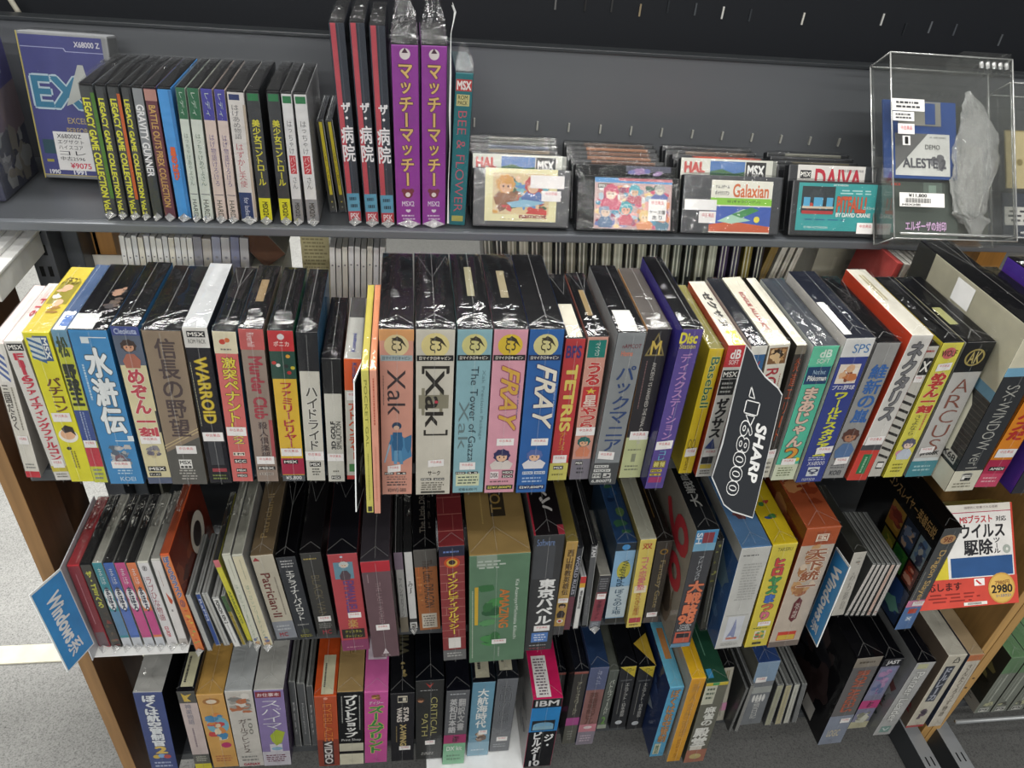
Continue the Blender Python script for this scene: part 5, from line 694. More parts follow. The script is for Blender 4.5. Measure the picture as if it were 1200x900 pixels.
column((675,269),(793,272.5),(677,205), 0, 8, stack(('17181a', CIR, 'black cartridge with a crowded multicoloured label, front of the second stack'), ('1b1c1e', [B(0,.1,'3a3c50',.5,.95), ART(0,.2,['5c5c9c','8c6c9c'],3,.5,.9,6)], 'plain black cartridge directly behind the crowded multicoloured one', 1.12, 1.0), 'second', ['1c1d1f','7c5034','8c5c3c','6c442c','94603c','5c4434'], 1), 'bb')
GAL = [B(.08, .98, 'f0eee0', .28, .9), T(.15, .28, 'PAC MAN', '2c2c30', 'h', .32, .46, bold=.04, part='series_title') if False else T(.16, .22, 'ナムコゲーム', '2c2c30', 'h', .32, .46, bold=.04, part='series_title'), T(.26, .34, 'ギャラクシアン', '2c2c30', 'h', .32, .46, bold=.04, part='series_title'), T(.14, .36, 'Galaxian', 'd8703c', 'h', .5, .86, bold=.03), B(.38, .5, '8ccc3c', .28, .9, lay=2), T(.41, .47, '03 (ギャラクシアン)', '2c4c24', 'h', .45, .78, bold=.02, part='subtitle'), B(.52, .96, '3c5cb0', .28, .9, lay=2), POLY([(.28,.96),(.28,.84),(.5,.78),(.9,.86),(.9,.96)], 'cc5c34', lay=3), POLY([(.36,.78),(.62,.56),(.72,.6),(.6,.7),(.7,.76),(.5,.82)], 'a8d0b8', lay=4), POLY([(.5,.66),(.7,.53),(.78,.58),(.6,.72)], '3c8c4c', lay=5), D(.76, .74, .03, 'e8d84c', lay=6), B(.42, .6, 'f4f2f0', .02, .34, lay=12), LN(.45, .58, 2, '8c8c94', .05, .28), B(.62, .82, 'f4f1ee', .17, .34, lay=12), T(.65, .72, '中古美品', 'd0505a', 'h', .2, .32, bold=0, lay=14, part='price_sticker')]
column((797,273),(911.6,276),(802,204), 0, 7, stack(('3a3c40', GAL, 'grey cartridge with a white, green and starship picture label, front of the third stack'), ('84867e', HAL(), 'cartridge box with a golf scene strip in the third stack', 1.2, .98), 'third', ['d0583c','c8503a','a8482f','7c6c5c','4c4c50'], 1), 'ccc')
PIT = [B(.04, .9, '3ca4a4', .07, .93), ART(.1, .58, ['3c4448','c84c3c','5cb0d8','2c2c2c','8c3434','54a4d0'], 9, .11, .47, 4, bg='30383c'), B(.3, .46, '5cb0d8', .13, .2, lay=9), B(.3, .46, '5cb0d8', .24, .34, lay=9), B(.3, .46, '5cb0d8', .38, .45, lay=9), B(.46, .5, 'd8c8b0', .12, .46, lay=9), B(.54, .6, 'b83c3c', .12, .46, lay=9), T(.28, .55, 'PITFALL!', 'd8603c', 'h', .5, .82, bold=.02, out='b84c3c'), T(.44, .5, 'ピットフォール', 'e8f4f0', 'h', .8, .92, bold=.03, part='subtitle'), T(.57, .64, 'BY DAVID CRANE', 'f0f4f0', 'h', .5, .88, bold=.05, part='subtitle'), LN(.68, .72, 1, '2c6c94', .14, .7), T(.82, .86, '©1984 ACTIVISION', 'e0f0ec', 'h', .16, .42, bold=.0, part='small_print'), LN(.14, .24, 2, 'b8e4e0', .52, .9), T(.055, .085, 'ACTIVISION', 'e8f4f0', 'h', .44, .6, bold=.03, part='maker_name'), B(.74, .94, 'f4f1ee', .74, .93, lay=12), T(.77, .83, '中古美品', 'd0505a', 'h', .77, .9, bold=0, lay=14, part='price_sticker')]
DAI = [B(.0, .34, 'e6e2dc', .1, .86), MSX(.08, .2, .13, .25, s='MSX'), T(.06, .36, 'DAIVA', 'c42c40', 'h', .3, .82, bold=.04), T(.05, .09, 'ACTIVE SIMULATION WAR', '55505a', 'h', .56, .84, bold=0, part='subtitle')]
column((923,276),(1028.6,278.5),(929.6,211), 0, 7, stack(('2a2c2f', PIT, 'dark cartridge with a teal label and orange title, front of the rightmost stack'), ('303236', DAI, 'cartridge with a white label and red capitals behind the teal labelled one', 1.2, .98), 'rightmost', ['5c5850','4c4a48','66604c','3f4044','8c8c80'], 1), 'dddd')

# boxed set with a printed cover, leaning at the back left of the top shelf
Mx, wx, hx = frame_of(.187, (53,208), (152,213), (17,35), thick=.03)
EX = [B(.02, .97, '494c86', .02, .93), B(.97, .975, 'c8b868', .0, .95), B(.0, 1, 'c8b868', .0, .012), T(.05, .085, 'X68000 Z', 'd4d4dc', 'h', .62, .9, bold=.03, part='system_name'), POLY([(.02,.095),(.5,.095),(.52,.115),(.93,.115),(.93,.12),(.51,.12),(.49,.1),(.02,.1)], 'a8acd0'), T(.29, .49, 'EX', '3c7c9c', 'h', .08, .62, bold=.04, out='b8ccd8'), POLY([(.42,.48),(.62,.2),(.68,.2),(.76,.5),(.6,.42),(.5,.46)], 'b8bcb8', lay=5), T(.56, .6, 'EXCELLENT', 'b0a078', 'h', .4, .8, bold=.02), T(.63, .67, 'PERFORMANCE', 'b0a078', 'h', .37, .85, bold=.02), T(.7, .74, 'COLLECTION', 'b0a078', 'h', .33, .8, bold=.02), B(.72, .82, '30505c', .06, .2, lay=2), B(.86, .88, 'a8a050', .07, .15, lay=2), B(.66, .935, 'ecebea', .2, .62, lay=8), *[T(.675+.04*i, .705+.04*i, s, '2c2c34', 'h', .24, .52+.02*(i%2), bold=.0, lay=10, part='hand_written_note') for i, s in enumerate(('X68000Z', 'エグザクト', 'ハイスコア', 'コレ', '中古2596'))], T(.88, .92, '¥9075', 'c83c54', 'h', .34, .58, bold=.02, lay=10, part='hand_written_price'), T(.935, .965, '1990', 'e4e4ec', 'h', .08, .2, bold=.05, part='year'), T(.935, .965, '1991', 'e4e4ec', 'h', .36, .5, bold=.05, part='year')]
facing('boxed_set', Mx, wx, hx, .03, '8c8e90', '77797c', '6a6c6e', EX, 'violet blue boxed set with a handwritten price note at the back of the top shelf', 'boxed game', bev=.003, wrapkind='bag', seed=77)

# bagged clear box at the left edge of the top shelf
b = MB(); b.box((-.125, 0, 0), (0, .10, .165), mat('4a4c60', .4), top=mat('55575c', .4), side=mat('3e4150', .4))
o = b.build('bagged_game_box', bevel=.003); o.location = (-.441, .315, .1873); thing(o, 'bagged dark box with a purple print at the left edge of the top shelf', 'boxed game')
it = Item(.125, .10, .165); 
class Shift(Item):
    def pt(s, face, x, y, off): v = Item.pt(s, face, x, y, off); return v+Vector((-.125, 0, 0))
its = Shift(.125, .10, .165)
decorate(its, o, [B(.0, .35, '3c3a6c', 0, 1, face='r'), POLY([(0,.35),(1,.3),(1,.6),(0,.75)], '6c5f66', face='r'), ART(.5, .95, ['5c5f78','7c6c74','3c3e60'], 6, .1, .9, 14), B(.05,.2,'3c3a6c',.06,.94), ART(.55, .98, ['6c6e70','8c8e8e','4c4e54','7c7870'], 5, .05, .95, 20, 'r'), LN(.1, .25, 2, '7c7ca0', .1, .8, face='r')])
b = MB(); mt = BAG()
for (ax_, fn) in (('r', lambda u, v: Vector((.004+.002*noise.noise(Vector((u*5, v*7, 1))), .102*u-.002, .17*v))), ('t', lambda u, v: Vector((-.125+.13*u, .1*v, .168+.022*math.exp(-((v-.75)*4)**2)+.002*noise.noise(Vector((u*9, v*9, 2)))))), ('f', lambda u, v: Vector((-.125+.13*u, -.003, .17*v)))):
    sheet(fn, 8, 12, b, mt)
b.build('plastic_bag', o, smooth=True)

# ================================================================== clear plastic case on the right of the top shelf with its contents
Mc, wc, hc = frame_of(.187, (1048,279), (1192,283), (1043.5,61), thick=.042)
dc = .042
def loc(x, y, z): return Mc @ Vector((x, y, z))
def clear_case(M, w, h, d, label, notch=True):
    root = bpy.data.objects.new('clear_case', None); COL.objects.link(root); place(root, M); thing(root, label, 'plastic case')
    b = MB(); g = CLEAR(); t = .0016
    b.box((0, 0, 0), (w, t, h), g); b.box((0, d-t, 0), (w, d, h), g)
    b.box((0, t, 0), (t, d-t, h), g); b.box((w-t, t, 0), (w, d-t, h), g); b.box((t, t, 0), (w-t, d-t, t), g); b.box((t, t, h-t), (w-t, d-t, h), g)
    b.build('shell', root)
    e = MB(); em = EDGE(); r = .0011
    for a, c in (((0,0,0),(w,0,0)),((0,0,h),(w,0,h)),((0,0,0),(0,0,h)),((w,0,0),(w,0,h)),((0,d,0),(0,d,h)),((0,d,h),(w,d,h)),((0,0,h),(0,d,h)),((w,0,h),(w,d,h)),((w,d,0),(w,d,h)),((0,0,0),(0,d,0))):
        e.tube([a, c], r, em, 6)
    e.tube([(.008, -.0004, .006), (w-.008, -.0004, .006)], .0018, em, 6)
    e.build('moulded_edge', root, smooth=True)
    if notch:
        k = MB(); k.box((w*.58, -.003, h-.012), (w*.98, d*.7, h+.006), g)
        k.build('hang_tab', root, bevel=.001)
        for i in range(5):
            c = MB(); x = w*(.72+.052*i); c.tube([(x, -.004, h-.016), (x, -.004, h-.008)], .0028, em, 8); c.build('tab_tooth', root, smooth=True)
    return root
clear_case(Mc, wc, hc, dc, 'large clear plastic case leaning at the right of the top shelf')
def child_frame(x, y, z, rx=0, rz=0):
    return Mc @ Matrix.Translation((x, y, z)) @ Matrix.Rotation(rz, 4, 'Y') @ Matrix.Rotation(rx, 4, 'X')
# floppy disk
fw_, fh_ = wc*.60, hc*.43
it = Item(fw_, .003, fh_); b = MB(); b.box((0,0,0), (fw_, .003, fh_), mat('2c4c8c', .4, 'plastic'))
o = b.build('floppy_disk', bevel=.0006); place(o, child_frame(wc*.012, .020, hc*.35)); thing(o, 'blue floppy disk with a demo label inside the clear case', 'floppy disk')
decorate(it, o, [T(.42, .95, ' ', 'ffffff')])
b = MB(); b.box((fw_*.2, -.0012, fh_*.68), (fw_*.78, -.0002, fh_*.99), mat('9c9a92', .3, 'metal')); b.box((fw_*.56, -.0016, fh_*.7), (fw_*.7, -.0013, fh_*.97), mat('2c4c8c', .4, 'plastic')); b.build('metal_shutter', o)
decorate(it, o, [B(.42, .96, 'd8d8d4', .15, .9, lay=2), POLY([(.15,.42),(.6,.42),(.15,.9)], '6c6c6c', lay=3), T(.56, .62, 'DEMO', '3c3c3c', 'h', .56, .76, bold=.0, lay=6, part='label_text'), T(.74, .86, 'ALESTE 2', '55555c', 'h', .25, .84, bold=.04, lay=6, part='label_text'), ART(.68, .9, ['8c8c90','6c6c70','a8a8a8'], 4, .6, .85, 8), T(.455, .475, 'X 100 DISC', '4c4c4c', 'h', .62, .85, bold=0, lay=6, part='label_text')])
def paper(name, x, y, z, w, h, colr, els, label, cat, group=None, rz=0, d=.0006):
    it = Item(w, d, h); b = MB(); b.box((0,0,0), (w, d, h), mat(colr, .5, 'print')); o = b.build(name); place(o, child_frame(x, y, z, 0, rz)); thing(o, label, cat, group); decorate(it, o, els); return o
paper('game_manual', wc*.012, .026, hc*.02, wc*.62, hc*.32, '4c544e', [T(.03,.07,'ASCII','c84c40','h',.12,.24,bold=.05,part='maker_name'), B(.0,.4,'68746c',.55,.8), B(.05,.25,'8ca094',.62,.72,lay=2), T(.68,.84,'エルギーザの封印','dcb8dc','h',.3,.84,bold=.04,out='5c3c64')], 'dark green game booklet with pink outlined characters at the bottom of the clear case', 'booklet')
paper('price_label', wc*.045, -.0012, hc*.17, wc*.36, hc*.075, 'eceae6', [T(.08,.34,'¥11,800','2c2c2c','h',.2,.6,bold=.03,part='printed_price'), *[B(.4,.72,'2c2c2c',.12+.022*i,.12+.022*i+(.012 if i%3 else .006),lay=2) for i in range(26)], T(.78,.95,'MSX2他','1c1c1c','h',.05,.45,bold=.02,part='hand_written_note')], 'white barcode price label stuck low on the clear case', 'label')
paper('price_sticker', wc*.045, -.0012, hc*.56, wc*.13, hc*.055, 'f0ecea', [T(.2,.6,'中古美品','d0505a','h',.15,.85,bold=0,part='sticker_text')], 'small white sticker with red text high on the clear case', 'label')
paper('paper_note', wc*.0, -.0012, hc*.685, wc*.26, hc*.065, 'ecebe8', [LN(.15,.85,2,'3c3c40',.1,.9)], 'upper handwritten white note on the clear case', 'note')
paper('paper_note', wc*.005, -.0012, hc*.63, wc*.17, hc*.05, 'ecebe8', [LN(.15,.85,2,'3c3c40',.1,.9)], 'smaller lower handwritten white note on the clear case', 'note')
paper('number_label', wc*.08, -.0012, hc*.50, wc*.06, hc*.05, 'ecebe8', [T(.15,.85,'1','1c1c1c','h',.35,.6,bold=.05,part='number')], 'tiny white label numbered one on the clear case', 'label')
paper('backing_card', wc*.55, .034, hc*.05, wc*.38, hc*.74, '50534c', [B(.05,.16,'23262a',.02,.25,lay=2), B(.3,.8,'8c8a74',.35,.9,lay=2)], 'dark backing card behind the bubble wrap in the clear case', 'card')
# bubble wrap roll
bm = bmesh.new(); bmesh.ops.create_icosphere(bm, subdivisions=5, radius=1.0)
for v in bm.verts:
    p = v.co; t = p.z
    r = .5+.42*math.cos(t*1.5)+(.25 if t < -.7 else 0)
    nn = noise.noise(p*3.1)*.25+noise.noise(p*9)*.12
    cell = max(0, math.sin(p.z*42)*math.sin(math.atan2(p.y, p.x)*11))*.07
    v.co = Vector((p.x*r*wc*.185*(1+nn+cell)+noise.noise(p*5+Vector((3,1,2)))*.005, p.y*.009*(1+nn+cell), p.z*hc*.40+noise.noise(p*2)*.006))
    v.co.x += .008*math.sin(t*3+.5)+.010*(t < -.75)
me = bpy.data.meshes.new('bubble_wrap'); bm.to_mesh(me); bm.free()
for p in me.polygons: p.use_smooth = True
me.materials.append(film_mat('bubble_film', .06, .6, .12, 230, 1.0, haze=.26)); o = bpy.data.objects.new('bubble_wrap', me); COL.objects.link(o)
place(o, child_frame(wc*.73, .0175, hc*.44)); thing(o, 'crumpled clear bubble wrap bundle standing inside the clear case', 'bubble wrap')
# second clear case to the right
M2 = Mc.copy(); M2.translation = Mc.translation+Mc.col[0].xyz*(wc+.005)+Vector((0, .012, 0))
clear_case(M2, .16, hc*.86, .04, 'second clear plastic case cut by the right picture edge, top shelf', notch=False)
M3 = M2 @ Matrix.Translation((.008, .02, hc*.30)); it = Item(.09, .003, hc*.33)
b = MB(); b.box((0,0,0), (.09,.003,hc*.33), mat('c9b98c', .4, 'plastic')); o = b.build('floppy_disk', bevel=.0006); place(o, M3); thing(o, 'beige floppy disk inside the second clear case at the right edge', 'floppy disk')
decorate(it, o, [D(.22,.55,.05,'8c7c50'), B(.0,.02,'8c7c50')])
M3 = M2 @ Matrix.Translation((.006, .026, hc*.02)); it = Item(.14, .002, hc*.26)
b = MB(); b.box((0,0,0), (.14,.002,hc*.26), mat('3c4250', .4)); o = b.build('game_manual'); place(o, M3); thing(o, 'dark booklet with a white label inside the second clear case', 'booklet')
decorate(it, o, [B(.3,.7,'d8d6d0',.02,.6), LN(.35,.65,3,'3c3c44',.05,.5)])

# curled clear sheet edge between the purple and teal cases
m_ = MB(); P0 = [on_y((x, y), .268+.004*math.sin(i)) for i, (x, y) in enumerate(((529,6),(532,14),(531,24),(528,40),(527,90),(526,130),(527,170),(525,215),(524,262)))]
vs = []; 
for i, p in enumerate(P0): vs += [p, p+Vector((.0014+.001*math.sin(i*1.7), .0, 0)), p+Vector((.002, .02, 0))]
m_.mesh(vs, [(3*i+k, 3*i+k+1, 3*i+k+4, 3*i+k+3) for i in range(len(P0)-1) for k in (0, 1)], mat('e4e6e4', .3, 'plastic'))
thing(m_.build('plastic_sheet'), 'thin white edged plastic sheet standing between the purple and teal cases', 'plastic sheet')
# ================================================================== signs
class Quad(Item):
    def __init__(s, tl, tr, br, bl):
        s.c = (tl, tr, br, bl); s.w = (tr-tl).length; s.h = (bl-tl).length; s.d = .001; s.n = (bl-tl).cross(tr-tl).normalized()
        if s.n.dot(CAM-tl) < 0: s.n = -s.n
    def pt(s, face, x, y, off):
        u, v = x/s.w, y/s.h; tl, tr, br, bl = s.c
        return tl*(1-u)*(1-v)+tr*u*(1-v)+br*u*v+bl*(1-u)*v+s.n*off
def sign(name, corners, els, label, border='f0f4f4', bg='3a98dc', th=.0012, cat='sign', rough=.3):
    corners = list(corners); corners[2] = corners[1]+corners[3]-corners[0]      # flat card
    it = Quad(*corners); n = it.n; b = MB(); f = [Vector(c) for c in corners]; k = [c-n*th for c in f]
    m0 = mat(border, rough, 'plastic')
    b.poly([f[3], f[2], f[1], f[0]], m0); b.poly(k, m0)
    for i in range(4): j = (i+1) % 4; b.poly([f[i], f[j], k[j], k[i]], m0)
    o = b.build(name); thing(o, label, cat)
    decorate(it, o, [B(.02, .985, bg, .03, .97, lay=1)]+els); return o
sign('shelf_sign', (on_y((34.5,697.5), -.05), on_y((71,666), .0), on_y((116,756), .0), on_y((80,788), -.05)), [T(.16,.72,'Windows','f8fafa','r',.28,.68,bold=.05,lay=4), T(.74,.9,'系','f2f4f6','r',.26,.7,bold=.025,lay=4)], 'blue sign with white lettering hanging at the left end of the third shelf')
sign('shelf_sign', (on_y((980,641), .012), on_y((996,664), -.035), on_y((956.5,758), -.035), on_y((944,733), .012)), [T(.12,.78,'Windows','f8fafa','r',.28,.74,bold=.05,lay=4), T(.8,.93,'系','f2f4f6','r',.26,.74,bold=.025,lay=4)], 'blue sign with white lettering beside the six jewel cases on the third shelf')
# dark hanging divider sign
YS = -.036
def poly_card(name, pts, Y, th, m_):
    P3 = [on_y(p, Y) for p in pts]; b = MB(); bk = [p+Vector((0, th, 0)) for p in P3]
    b.poly(P3[::-1], m_); b.poly(bk, m_)
    for i in range(len(P3)): j = (i+1) % len(P3); b.poly([P3[i], P3[j], bk[j], bk[i]], m_)
    return b
outer = [(875,404),(882,413),(889,430),(897,441),(912,454),(917,462),(914,476),(888,585),(882,607.5),(874,605),(858,600),(848,592),(841,576),(834,560),(846,520),(862,455)]
cx_, cy_ = 876, 520
root = poly_card('divider_sign', outer, YS, .0015, mat('dcdedd', .35, 'plastic')).build('divider_sign')
thing(root, 'black divider sign with a white rim and outlined lettering hanging over the second shelf', 'sign')
def shrink(p, k=1.6):
    d = Vector((p[0]-cx_, p[1]-cy_)); l = d.length; return (cx_+d.x*(1-k/l), cy_+d.y*(1-k/l))
poly_card('front_face', [shrink(p) for p in outer], YS-.0003, .0002, mat('303338', .28, 'plastic')).build('front_face', root)
def qd(*ps): return Quad(*[on_y(p, YS-.0004) for p in ps])
decorate(qd((886,495.5),(899,501),(886,566),(874.5,562)), root, [T(0,1,'SHARP','f2f2f0','r',.08,.95,bold=.05)])
decorate(qd((870,492),(883,497.5),(863,580.5),(850.5,577)), root, [T(0,1,'68000','303338','r',.0,1,bold=.02,out='f2f2f0',part='number_lettering')])
b = MB(); wm = mat('f2f2f0', .4, 'print'); zt = lambda x, y: on_y((640+x/4.09, 390+y/4.09), YS-.001)
def outline(pts, w):
    for i in range(len(pts)):
        p, q_ = Vector(pts[i]), Vector(pts[(i+1) % len(pts)]); d = (q_-p).normalized(); n = Vector((-d.y, d.x))*w
        b.poly([zt(*(p-n-d*w)), zt(*(p+n-d*w)), zt(*(q_+n+d*w)), zt(*(q_-n+d*w))], wm)
outline([(985,258),(1000,316),(972,306)], 2.2); outline([(962,322),(1025,338),(1010,398),(948,382)], 2.6); outline([(958,392),(1000,402),(978,448)], 2.2)
b.build('sign_emblem', root)
# divider card seen nearly edge on
sign('divider_card', (on_y((415.5,446), -.022), on_y((425,424), .02), on_y((428,588), .0), on_y((418,600), -.03)), [ART(.15,.9,['dcdcdc','101010','3c3c3c'],5,.3,.95,7), B(.6,.9,'b8b070',.55,.6,lay=3)], 'narrow black divider card with white patches between the orange capped and yellow cases', bg='17181a', cat='divider')

# ================================================================== red and yellow utility software box on the third shelf
Mr, wr, hr = frame_of(-.31, (1074,716.5), (1194,706), (1186,588), left=False, thick=.045)
VIR = [B(.72,1,'cc4a3c',.215,1), B(.0,.72,'d8c63c',.215,.62), B(0,.72,'e4e2de',.47,.98,lay=2), B(.0,.07,'dedad0',.47,.98,lay=3), T(.02,.045,'国際的に信頼される技術','7c6c6c','h',.62,.88,bold=0,part='small_print',lay=5), B(.075,.083,'b03c54',.47,.98,lay=4), T(.11,.185,'MSブラスト','c0444c','h',.58,.83,bold=.04,lay=5,part='title_lettering'), T(.13,.18,'対応','3c3c40','h',.86,.94,bold=.02,lay=5,part='title_lettering'), T(.2,.33,'ウイルス','26262a','h',.58,.92,bold=.04,lay=5), T(.35,.50,'駆除','26262a','h',.6,.82,bold=.04,lay=5), T(.34,.5,'ツール','26262a','v',.83,.88,bold=.02,lay=5,part='title_lettering'), D(.93,.46,.03,'a8b0a8',lay=6), D(.93,.46,.01,'e8e8e0',lay=8), B(.52,.71,'2c5488',.49,.97,lay=4), LN(.54,.67,3,'c8d4e8',.56,.92), T(.75,.83,'応します','4c1c1c','h',.30,.56,bold=.03,lay=4,part='title_lettering'), LN(.85,.95,3,'8c2c24',.3,.7), B(.73,.8,'f0ece8',.66,.74,lay=5), POLY([(.68,.74),(.72,.79),(.7,.79),(.67,.75)],'c83c3c',lay=7), D(.87,.84,.105,'c89c4c',lay=5), D(.87,.84,.095,'dab25c',lay=6), T(.765,.81,'7980円','8c5c34','h',.82,.93,bold=.02,lay=8,part='printed_price'), T(.81,.885,'2980','2c2420','h',.79,.95,bold=.04,lay=8,part='printed_price'), T(.9,.93,'ソースネクスト','3c6ca8','h',.82,.94,bold=.02,lay=8,part='small_print'), B(.955,.985,'e8e8e0',.57,.75,lay=5), *[B(.96,.98,'2c2c2c',.6+.006*i,.603+.006*i,lay=6) for i in range(18)]]
class Wide(Item):
    def pt(s, face, x, y, off): return Item.pt(s, face, x-.267*wr, y, off)
    def dims(s, face): return (wr*1.267, hr) if face == 'f' else (wr*1.267, .045)
o, it = facing('software_box', Mr, wr, hr, .045, 'cc4a3c', 'c4b43c', 'b8a834', [], 'red, white and yellow software box facing forward at the right of the third shelf', 'boxed software', bev=.0012)
decorate(Wide(wr, .045, hr), o, VIR+[T(.4,.75,'国際セキュリティブランド、マカフィー','6c642c','h',.5,.95,bold=0,face='t',part='top_title')])

# ================================================================== setting and shelving
def boxobj(name, a, b_, c, parent=None, bevel=0, rough=.4, kind='card'):
    m_ = MB(); m_.box(a, b_, mat(c, rough, kind)); return m_.build(name, parent, bevel)
def floor_mat(g=1.0, nm='speckled_floor'):
    mt = bpy.data.materials.new(nm); mt.use_nodes = True; nt = mt.node_tree; b = nt.nodes['Principled BSDF']
    tc = nt.nodes.new('ShaderNodeTexCoord')
    n1 = nt.nodes.new('ShaderNodeTexNoise'); n1.inputs['Scale'].default_value = 420; n1.inputs['Detail'].default_value = 4; nt.links.new(tc.outputs['Object'], n1.inputs['Vector'])
    n2 = nt.nodes.new('ShaderNodeTexNoise'); n2.inputs['Scale'].default_value = 6; n2.inputs['Detail'].default_value = 5; nt.links.new(tc.outputs['Object'], n2.inputs['Vector'])
    r1 = nt.nodes.new('ShaderNodeValToRGB'); e = r1.color_ramp.elements
    e[0].position = .32; e[0].color = (.20, .20, .195, 1); e[1].position = .66; e[1].color = (.42, .42, .405, 1)
    m1 = e.new(.47); m1.color = (.34, .34, .33, 1)
    nt.links.new(n1.outputs['Fac'], r1.inputs[0])
    v = nt.nodes.new('ShaderNodeTexVoronoi'); v.inputs['Scale'].default_value = 34; nt.links.new(tc.outputs['Object'], v.inputs['Vector'])
    r2 = nt.nodes.new('ShaderNodeValToRGB'); r2.color_ramp.elements[0].position = .035; r2.color_ramp.elements[0].color = (.22, .21, .2, 1); r2.color_ramp.elements[1].position = .06; r2.color_ramp.elements[1].color = (1, 1, 1, 1)
    nt.links.new(v.outputs['Distance'], r2.inputs[0])
    mx = nt.nodes.new('ShaderNodeMixRGB'); mx.blend_type = 'MULTIPLY'; mx.inputs[0].default_value = .8
    nt.links.new(r1.outputs[0], mx.inputs[1]); nt.links.new(r2.outputs[0], mx.inputs[2])
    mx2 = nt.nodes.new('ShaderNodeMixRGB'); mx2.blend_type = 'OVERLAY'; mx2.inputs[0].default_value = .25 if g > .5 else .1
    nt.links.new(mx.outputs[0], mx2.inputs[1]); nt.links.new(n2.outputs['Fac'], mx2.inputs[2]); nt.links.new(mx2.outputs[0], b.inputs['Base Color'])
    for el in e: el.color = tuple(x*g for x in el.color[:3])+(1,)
    b.inputs['Roughness'].default_value = .75
    bp = nt.nodes.new('ShaderNodeBump'); bp.inputs['Strength'].default_value = .15; bp.inputs['Distance'].default_value = .002; nt.links.new(n1.outputs['Fac'], bp.inputs['Height']); nt.links.new(bp.outputs[0], b.inputs['Normal'])
    return mt
ZF = -.725
FM = floor_mat(.86, 'lit_speckled_floor')
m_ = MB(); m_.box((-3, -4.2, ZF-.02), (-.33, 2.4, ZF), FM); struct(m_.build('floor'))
m_ = MB(); m_.box((-.33, -4.2, ZF-.02), (3.4, 2.4, ZF), floor_mat(.27, 'shaded_speckled_floor')); struct(m_.build('floor'))  # same floor, shade under the shelves put into a darker colour
ya = on_z((50,777), ZF).y; yb = on_z((50,756), ZF).y
m_ = MB(); m_.box((-3, ya, ZF+.0002), (-.46, yb, ZF+.004), mat('d8d4c0', .5)); struct(m_.build('trim_1', bevel=.001))
m_ = MB(); m_.box((-3, 2.36, ZF+.001), (3.4, 2.38, 1.75), mat('c9c8bf', .8)); struct(m_.build('wall_back'))
m_ = MB(); m_.box((-3, -4.2, 1.75), (3.4, 2.4, 1.78), mat('d8d8d4', .8)); struct(m_.build('ceiling'))

GM = '54575b'
# top shelf
t = bpy.data.objects.new('metal_shelf', None); COL.objects.link(t); t.location = (0, .27, .187); thing(t, 'grey metal top shelf with a rolled front lip', 'shelf')
def part(name, a, b_, c, par=t, bevel=0, rough=.38, kind='metal'):
    L = par.location; return boxobj(name, tuple(a[i]-L[i] for i in range(3)), tuple(b_[i]-L[i] for i in range(3)), c, par, bevel, rough, kind)
part('deck', (-.95, .272, .182), (1.45, .468, .1868), '4a4d51', bevel=.0006)
part('front_lip', (-.95, .262, .1755), (1.45, .272, .1868), '6a6e73', bevel=.002)
for x, y in ((60,201),(101,201)):
    p = on_z((x, y), .187); m_ = MB(); m_.poly([Vector((p.x-.001, p.y-.009, .18695))-t.location, Vector((p.x+.003, p.y-.009, .18695))-t.location, Vector((p.x+.001, p.y+.009, .18695))-t.location, Vector((p.x-.003, p.y+.009, .18695))-t.location], mat('0c0c0d', .8)); m_.build('deck_slot', t)
# grey back panel with slits, the light through them painted as pale bars
t2 = bpy.data.objects.new('back_panel', None); COL.objects.link(t2); t2.location = (0, .47, .187); thing(t2, 'grey metal back panel behind the top shelf with a near black slotted board above', 'panel')
zt1 = on_y((600,53), .47).z
part('sheet', (-.95, .47, .1), (1.45, .474, zt1-.004), '6c6f73', t2)
part('top_rail', (-.95, .466, zt1-.004), (1.45, .49, zt1+.001), '3c3f42', t2, .001)
for x, y in ((556,156),(630,160),(667,162),(704,164),(740,166),(776,168),(812,170),(847,172),(882,174),(916,176),(950,178),(984,180)):
    p = on_y((x, y-18), .469); part('lit_slit', (p.x-.0012, .4665, p.z-.012), (p.x+.0012, .4695, p.z+.0), 'b8b8b0', t2)
# dark upper panel with slots, light from behind painted into the pale ones
t3 = t2
part('upper_board', (-1.2, .5465, .2), (1.9, .551, .60), '10141b', t3, rough=.65)['label'] = 'near black slotted upper board'
for xx in (-.7, .3, 1.2): part('bracket', (xx, .474, .2), (xx+.03, .5465, .23), '2c2e31', t3)
rs = random.Random(3)
for x, y, c in ((651,4,'6c6c6c'),(686,6,'2c2c2c'),(717,7,'3a3a3a'),(750,12,'9c8c70'),(783,8,'2c3034'),(815,11,'505458'),(847,15,'e4e2dc'),(879,18,'3c4044'),(941,22,'e8e4da'),(1034,23,'d8d8d4'),(1060,34,'24282c'),(1090,32,'6c7074'),(1119,35,'50545a'),(1172,47,'606468')):
    p = on_y((x, y), .5455); part('board_slit', (p.x-.0012, .5448, p.z-.008), (p.x+.0012, .5464, p.z+.008), c, t3)
o = MB(); pts = [on_y((10+i*3.2, -4+i*5), .52) for i in range(5)]; o.tube(pts, .0035, mat('b8b4a4', .5, 'plastic')); cb = o.build('cable', smooth=True); cb.parent = t2; cb.location = -t2.location
